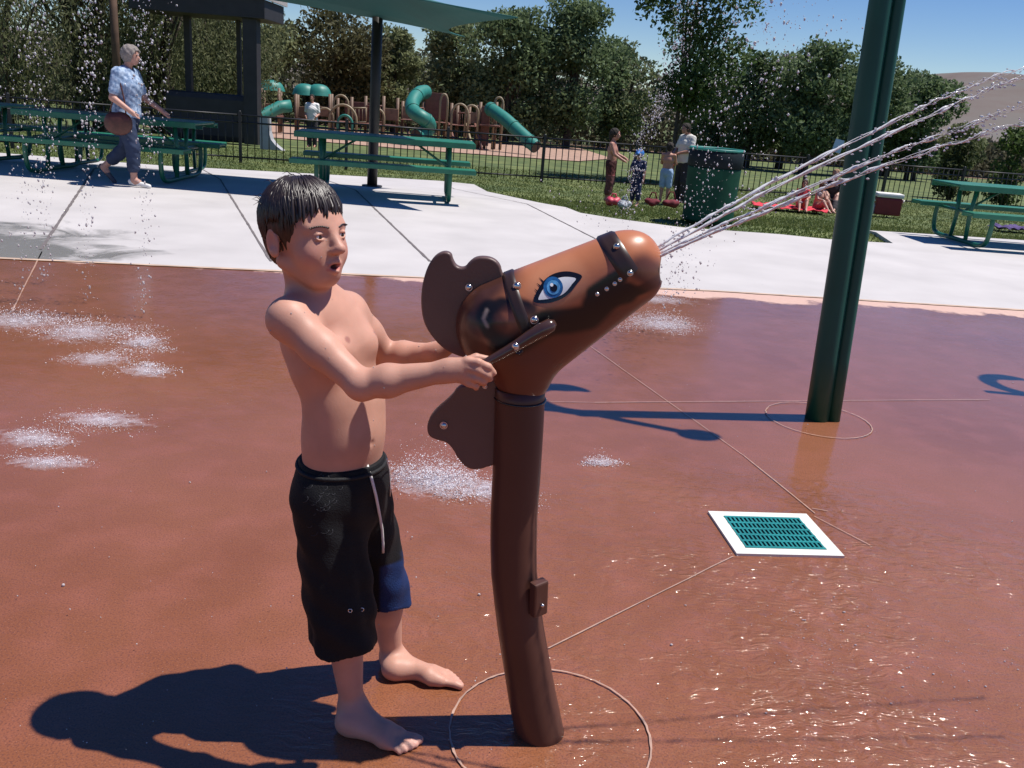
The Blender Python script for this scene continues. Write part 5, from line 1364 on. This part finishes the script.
SIT = dict(pel=(0, 0, .10), waist=(-.01, 0, .19), chest=(.02, 0, .30), upch=(.03, 0, .365), neck=(.045, 0, .415), head=(.07, 0, .50), shR=(.03, -.098, .37), elR=(.10, -.12, .25), wrR=(.20, -.08, .24), haR=(.24, -.06, .22), shL=(.03, .098, .37), elL=(.10, .12, .25), wrL=(.2, .08, .24), haL=(.24, .06, .22),
           hipR=(.02, -.05, .08), knR=(.22, -.07, .20), anR=(.38, -.06, .04), toR=(.46, -.07, .02), hipL=(.02, .05, .08), knL=(.22, .07, .20), anL=(.38, .06, .04), toL=(.46, .07, .02))
for (px, py, hm, yw, lab, sk_, hr_, cl) in [
    (800, 210, 1.15, -100, 'child in red seated at the left on the red towel', (.45, .22, .16), (.05, .025, .015), [('top', M_REDTOWEL, 'vest')]),
    (816, 211, 1.10, -60, 'bare chested child seated right of the child in red', (.50, .27, .20), (.10, .05, .025), [('trunks', M_PINKC, 'trunks')]),
    (830, 209, 1.62, -110, 'fair haired adult in dark clothes seated on the lawn beside the green pole', (.48, .27, .2), (.30, .18, .10), [('top', M_DARKTR, 'shirt'), ('trousers', M_DARKTR, 'trousers')])]:
    g_ = G(px, py); figure(g_, hm, R(yw), lab, SIT, skin=sk_, hair=hr_, clothes=cl)
g_, h_ = (lambda p: (p, 1.72))(Vector((At(312, 125, 30.5).x, 30.5, zg(30.5))))
figure(g_, h_, R(-90), 'person in a white top and dark trousers standing before the twin canopy play tower', dict(haR=(.1, -.09, .56), wrR=(.1, -.1, .58), wrL=(.1, .1, .58), haL=(.1, .09, .56)), clothes=[('shirt', mat('bright_white_cotton', (.75, .73, .72), .8), 'loose'), ('trousers', M_DARKTR, 'trousers')])
# sheet of paper clipped to a fence picket
fp = At(838, 144, 24.0); yf = 21.1 + (fp.x + 6.95) * fd.y / fd.x; fp = At(838, 146, yf - .08)
nt_ = MB(); nt_.box((fp.x, fp.y, fp.z), (.24, .012, .34), Matrix.Rotation(R(10), 3, 'Y')); tag(nt_.build('paper_notice', mat('pale_blue_paper', (.45, .58, .75), .8)), 'pale blue blank sheet fixed to the fence beside the green pole', 'notice')

# ------------------------------------------------------------------ DRAIN
tl, tr_, br, bl = [G(*p) for p in ((709, 513), (806, 516), (844, 558), (735, 556))]
cen = (tl + tr_ + br + bl) / 4; xa = ((tr_ + br) / 2 - (tl + bl) / 2); wx = xa.length; xa.normalize(); ya = Vector((-xa.y, xa.x, 0)); wy_ = ((tl + tr_) / 2 - (bl + br) / 2).dot(ya)
dr = empty('floor_drain', (cen.x, cen.y, .0), math.atan2(xa.y, xa.x), 'white framed floor drain with a teal slotted grate in the wet red floor', 'drain')
iw, ih = wx * .76, wy_ * .74
m_ = MB(); bw, bh = (wx - iw) / 2, (wy_ - ih) / 2
for (cx, cy, sx_, sy_) in [(0, (ih + bh) / 2, wx, bh), (0, -(ih + bh) / 2, wx, bh), ((iw + bw) / 2, 0, bw, ih), (-(iw + bw) / 2, 0, bw, ih)]: m_.box((cx, cy, .004), (sx_, sy_, .010))
m_.build('frame', mat('white_drain_paint', (.74, .75, .70), .55, var=.16, scale=18, col2=(.62, .60, .54), bump=.3, bscale=80), dr, False)
MB().box((0, 0, .003), (iw - .002, ih - .002, .004)).build('pit', M_BLACKMETAL, dr, False)
m_ = MB()
for i in range(6): m_.box((0, -ih / 2 + ih * i / 5 * .96 + ih * .02, .0085), (iw, .012, .006))
for i in range(19): m_.box((-iw / 2 + iw * i / 18 * .97 + iw * .015, 0, .0080), (.0065, ih, .006))
m_.build('grate', mat('teal_grate', (.02, .20, .20), .35, var=.2), dr, False)

# ------------------------------------------------------------------ GREEN SPRAY POLES
def spray_pole(label, loc, rz):
    """local frame: base at origin, arms run along local x"""
    t = empty('spray_pole', loc, rz, label, 'spray pole', 'green spray poles on the splash pad')
    top = Vector((-.10, 0, 2.52))
    def tubepts(ox, r0, r1, n_, name, m):
        pts = [Vector((ox, 0, .0)) + (Vector((ox * .92 - .10, 0, 2.52)) - Vector((ox, 0, 0))) * k_ / 8 for k_ in range(9)]
        return MB().tube(pts, [r0 + (r1 - r0) * k_ / 8 for k_ in range(9)], 28).build(name, m, t, False)
    tubepts(-.026, .057, .047, 9, 'main_tube', M_POLEGREEN); tubepts(.052, .035, .030, 9, 'side_tube', M_POLEGREEN)
    hk = smoothpath([top + Vector((.0, 0, -.03)), top + Vector((-.12, .03, .02)), top + Vector((-.22, .12, .02)), top + Vector((-.25, .25, .01)), top + Vector((-.19, .35, 0)), top + Vector((-.06, .37, 0)), top + Vector((.04, .34, .02))], 5)
    MB().tube(hk, [float(np.interp(k_ / (len(hk) - 1), [0, .5, .8, 1], [.040, .050, .060, .012])) for k_ in range(len(hk))], 12).build('hook', M_POLEGREEN, t, False)
    arm = MB().tube(smoothpath([top + Vector((-.38, .02, .0)), top, top + Vector((.22, -.07, .01)), top + Vector((.42, -.14, 0))], 5), .026, 10).build('arm', M_POLEGREEN, t, False)
    MB().ball(top + Vector((.50, -.17, 0)), .075, (1.35, .95, .6), 18, 12).build('nozzle_bulb', M_POLEGREEN, arm, False)
    return t
sp = spray_pole('tall dark green twin tube spray pole standing on the red floor behind the jets', G(822, 419), R(0))
dup(sp, None, (4.27, 5.02, 0), R(0), 'green spray pole just outside the right edge, seen only by its shadow and reflection')

# ------------------------------------------------------------------ WATER
ICO = None
def ico():
    bm = bmesh.new(); bmesh.ops.create_icosphere(bm, subdivisions=1, radius=1); V_ = np.array([v.co[:] for v in bm.verts], np.float32); F_ = np.array([[v.index for v in f.verts] for f in bm.faces]); bm.free(); return V_, F_
IV_, IF_ = ico()
OV = np.array([(1, 0, 0), (-1, 0, 0), (0, 1, 0), (0, -1, 0), (0, 0, 1), (0, 0, -1)], np.float32); OF = np.array([(0, 2, 4), (2, 1, 4), (1, 3, 4), (3, 0, 4), (2, 0, 5), (1, 2, 5), (3, 1, 5), (0, 3, 5)])
def drops(name, P, S, m, label, cat_, stretch=(1, 1, 1.4), group=None):
    P = np.asarray(P, np.float32); S = np.asarray(S, np.float32)
    r = np.random.default_rng(len(P)); st = np.asarray(stretch) * r.uniform(.7, 1.3, (len(P), 3))
    IV, IF = (OV, OF) if len(P) > 700 else (IV_, IF_)
    V_ = (P[:, None, :] + IV[None] * S[:, None, None] * st[:, None, :]).reshape(-1, 3)
    F__ = (IF[None] + (np.arange(len(P)) * len(IV))[:, None, None]).reshape(-1, 3)
    o_ = link(name, np_mesh(name, V_, F__, True, 3), m); return tag(o_, label, cat_, group, 'stuff')
def column(pts, Y, n_, spread, r0, label, seed):
    """droplets thrown along a path; they gather in loose strings"""
    n_ = int(n_ * 1.9); r = np.random.default_rng(seed); Q_ = [np.array(At(*p, Y)) for p in pts]; t = r.uniform(0, 1, n_) * (len(Q_) - 1); i = np.minimum(t.astype(int), len(Q_) - 2); f_ = (t - i)[:, None]
    P_ = np.array(Q_)[i] * (1 - f_) + np.array(Q_)[i + 1] * f_
    sp_ = np.interp(t, np.linspace(0, len(Q_) - 1, len(spread)), spread)
    strand = r.integers(0, 5, n_); off = r.normal(size=(5, 2))
    P_[:, 0] += sp_ * (off[strand, 0] * .55 + r.normal(0, .55, n_)); P_[:, 1] += sp_ * (off[strand, 1] * .55 + r.normal(0, .55, n_)) * 1.3; P_[:, 2] += r.normal(0, .03, n_)
    S_ = np.minimum(r0 * .40 * r.lognormal(0, .6, n_), r0 * 1.0); k_ = P_[:, 2] > .02
    return drops('water_spray', P_[k_], S_[k_], M_WATER, label, 'water spray', (1, 1, 1.5), 'sprays of falling drops')
column([(14, -60), (16, 60), (22, 200), (18, 318)], 5.3, 170, [.10, .06, .03], .0062, 'sparse drops falling at the far left edge', 1)
column([(40, -60), (40, 90), (46, 180), (44, 322)], 5.6, 230, [.09, .07, .03], .0066, 'drops falling over the leftmost picnic table', 2)
column([(92, -60), (90, 60), (90, 150), (86, 328)], 5.2, 260, [.05, .05, .03], .0070, 'drops falling just left of the walking woman', 3)
column([(143, -60), (146, 40), (150, 150), (145, 341)], 5.0, 240, [.05, .05, .03], .0066, 'drops falling just right of the walking woman', 4)
column([(166, -60), (166, 60), (158, 150)], 5.4, 60, [.06, .04], .006, 'thin drops under the pavilion edge', 5)
column([(700, -60), (678, 20), (662, 90), (640, 135), (622, 218)], 6.3, 620, [.10, .10, .06, .06, .05], .0060, 'leaning veil of drops before the young tree', 6)
column([(812, -60), (775, 20), (738, 100), (706, 200), (668, 318)], 5.6, 620, [.17, .20, .17, .12, .06], .0070, 'wide burst of drops before the trash can', 7)
column([(780, -60), (790, 60), (700, 130)], 5.2, 60, [.15, .15], .0085, 'few large bright drops high right of the young tree', 8)
column([(600, 190), (690, 290), (560, 180)], 4.6, 70, [.15, .12], .0045, 'dark looking drops over the white patio above the horse', 9)
# ground splashes
r = np.random.default_rng(21)
def foam_sheet(g_, rx, ry, label):
    bm = bmesh.new(); bmesh.ops.create_circle(bm, cap_ends=True, segments=40, radius=1.0); me_ = bpy.data.meshes.new('churned_water'); bm.to_mesh(me_); bm.free()
    o_ = link('churned_water', me_, M_AERATED); o_.location = (g_.x, g_.y, .0062 + .0002 * random.random()); o_.scale = (rx, ry, 1); o_.rotation_euler = (0, 0, random.uniform(-.15, .15))
    return tag(o_, 'churned film under the ' + label, 'churned water', 'churned patches under the splashes', 'stuff')
def splash(px, py, rx, ry, n_, label, hgt_=.10, size=.0038):
    n_ = int(n_ * 2.6); g_ = G(px, py); nc = 16; cl = r.normal(size=(nc, 2)) * .62; wt = r.dirichlet(np.ones(nc) * .9); ci = r.choice(nc, n_, p=wt); cs = r.uniform(.24, .50, nc)
    uv = r.normal(size=(n_, 2)) * cs[ci][:, None] + cl[ci]; x = g_.x + uv[:, 0] * rx; y = g_.y + uv[:, 1] * ry
    z = .002 + r.exponential(1, n_) * hgt_ * .30 * np.exp(-(uv ** 2).sum(1) * .7)
    S_ = np.minimum(size * .26 * r.lognormal(0, .6, n_), size * .9)
    foam_sheet(g_, rx * 1.9, ry * 2.1, label)
    return drops('ground_splash', np.stack([x, y, z], 1), S_, M_FOAM, label, 'splash', (1.3, 1.3, .8), 'splashes on the red floor')
for (px, py, rx, ry, n_, lab, hg, sz) in [
    (18, 322, .20, .14, 900, 'white splash at the far left, farthest row', .10, .0036), (82, 333, .20, .16, 1100, 'white splash left of the boy, farthest row middle', .12, .0036), (143, 343, .11, .10, 600, 'small white splash left of the boy, farthest row right', .10, .0036),
    (97, 360, .14, .10, 420, 'thin splash below the farthest row', .05, .0032), (146, 372, .12, .08, 420, 'thin splash right of the second row', .05, .0032), (104, 421, .17, .07, 480, 'thin splash left of the boy, middle row', .05, .0028),
    (34, 440, .14, .07, 420, 'thin splash at the left, nearer row', .05, .0028), (48, 464, .13, .05, 340, 'thin splash at the left, nearest row', .04, .0026),
    (436, 484, .17, .12, 2300, 'broad white splash between the boy and the horse post', .14, .0030), (492, 492, .12, .08, 900, 'white splash behind the horse post', .10, .0028), (600, 463, .055, .035, 420, 'small white splash right of the horse post', .05, .0026),
    (662, 325, .22, .17, 1500, 'white splash under the wide burst of drops', .12, .0036), (655, 300, .28, .14, 160, 'loose drops landing behind the horse head', .35, .0050)]:
    splash(px, py, rx, ry, n_, lab, hg, sz)
# loose beads lying and hopping on the wet floor
n_ = 420; px_ = r.uniform(0, 1024, n_); py_ = 280 + 480 * r.uniform(0, 1, n_) ** 1.0; gp = [G(a, b) for a, b in zip(px_, py_)]
P_ = np.array([(g_.x, g_.y, abs(r.normal(0, .015)) + .002) for g_ in gp]); drops('stray_drops', P_, .0011 * r.lognormal(0, .5, n_), M_WATER, 'scattered single drops hopping over the wet red floor', 'drops', (1, 1, 1))
n_ = 260; u = r.normal(size=(n_, 2)); P_ = np.array([(G(875, 655).x + a * .25, G(875, 655).y + b * .14, .003) for a, b in u]); drops('stray_drops', P_, .0010 * r.lognormal(0, .4, n_), M_WATER, 'beads added as bright glints over the rippled water at lower right', 'drops', (1.6, 1, .7))  # beads added to stand in for glints on the ripples
# jets from the muzzle
def jet(pts, ys, label, seed):
    r_ = random.Random(seed); Q_ = [np.array(At(px, py, y)) for (px, py), y in zip(pts, ys)]
    e_ = Q_[-1] - Q_[-2]; e_ /= np.linalg.norm(e_)
    for k_ in range(1, 5): Q_.append(Q_[-1] + e_ * .28 - np.array((0, 0, .035 * k_)))
    path = smoothpath(Q_, 44); m_ = MB(); n__ = len(path)
    for s_ in range(3):
        ph = r_.uniform(0, 6); fr_ = r_.uniform(.10, .26); pts_ = []; rad_ = []
        for i, p in enumerate(path):
            t = i / n__; am = .0010 + .0026 * min(1, t * 2.2)
            a = ph + i * fr_ + s_ * math.pi
            pts_.append(p + Vector((0, math.sin(a) * am, math.cos(a) * am)))
            bead = .5 + .5 * math.sin(i * .78 + ph * 2 + 1.3 * math.sin(i * .21))
            dash = max(0., math.sin(i * .23 + ph * 3 + 2.1 * math.sin(i * .057 + ph)) + 1.15 - 1.35 * min(1, t * 2.2))
            rad_.append(max(.0003, (.0019 * (1 - min(1, t * 2.0)) + .0015 * min(1, dash) * (.55 + .8 * bead) * min(1, .3 + t * 3.2)) * r_.uniform(.85, 1.15)))
        m_.tube(pts_, rad_, 8)
    o_ = m_.build('water_jet', M_JET); tag(o_, label, 'water jet', 'water jets from the horse muzzle')
    P_ = []; S_ = []
    for i in range(0, n__, 1):
        if r_.random() < min(1, i / n__ * 2.4): P_.append(path[i] + Vector((r_.gauss(0, .004), r_.gauss(0, .005), r_.gauss(0, .005)))); S_.append(r_.uniform(.0006, .0023))
    if P_: drops('jet_drops', [tuple(p) for p in P_], S_, M_WATER, 'drops breaking off ' + label, 'drops', (1.8, 1, 1), 'drops around the jets')
jet([(648, 252), (700, 222), (780, 178), (902, 117), (956, 92), (1024, 68)], [1.70, 1.72, 1.75, 1.80, 1.82, 1.85], 'uppermost water jet from the horse muzzle', 1)
jet([(649, 255), (704, 226), (780, 185), (925, 118), (983, 92), (1024, 77)], [1.70, 1.71, 1.73, 1.76, 1.78, 1.79], 'second highest water jet from the horse muzzle', 2)
jet([(650, 258), (706, 232), (780, 200), (881, 157), (956, 130), (1024, 106)], [1.69, 1.68, 1.67, 1.66, 1.65, 1.64], 'second lowest water jet from the horse muzzle', 3)
jet([(650, 260), (706, 236), (780, 206), (875, 169), (973, 137), (1024, 124)], [1.68, 1.66, 1.64, 1.60, 1.57, 1.55], 'lowest water jet from the horse muzzle', 4)
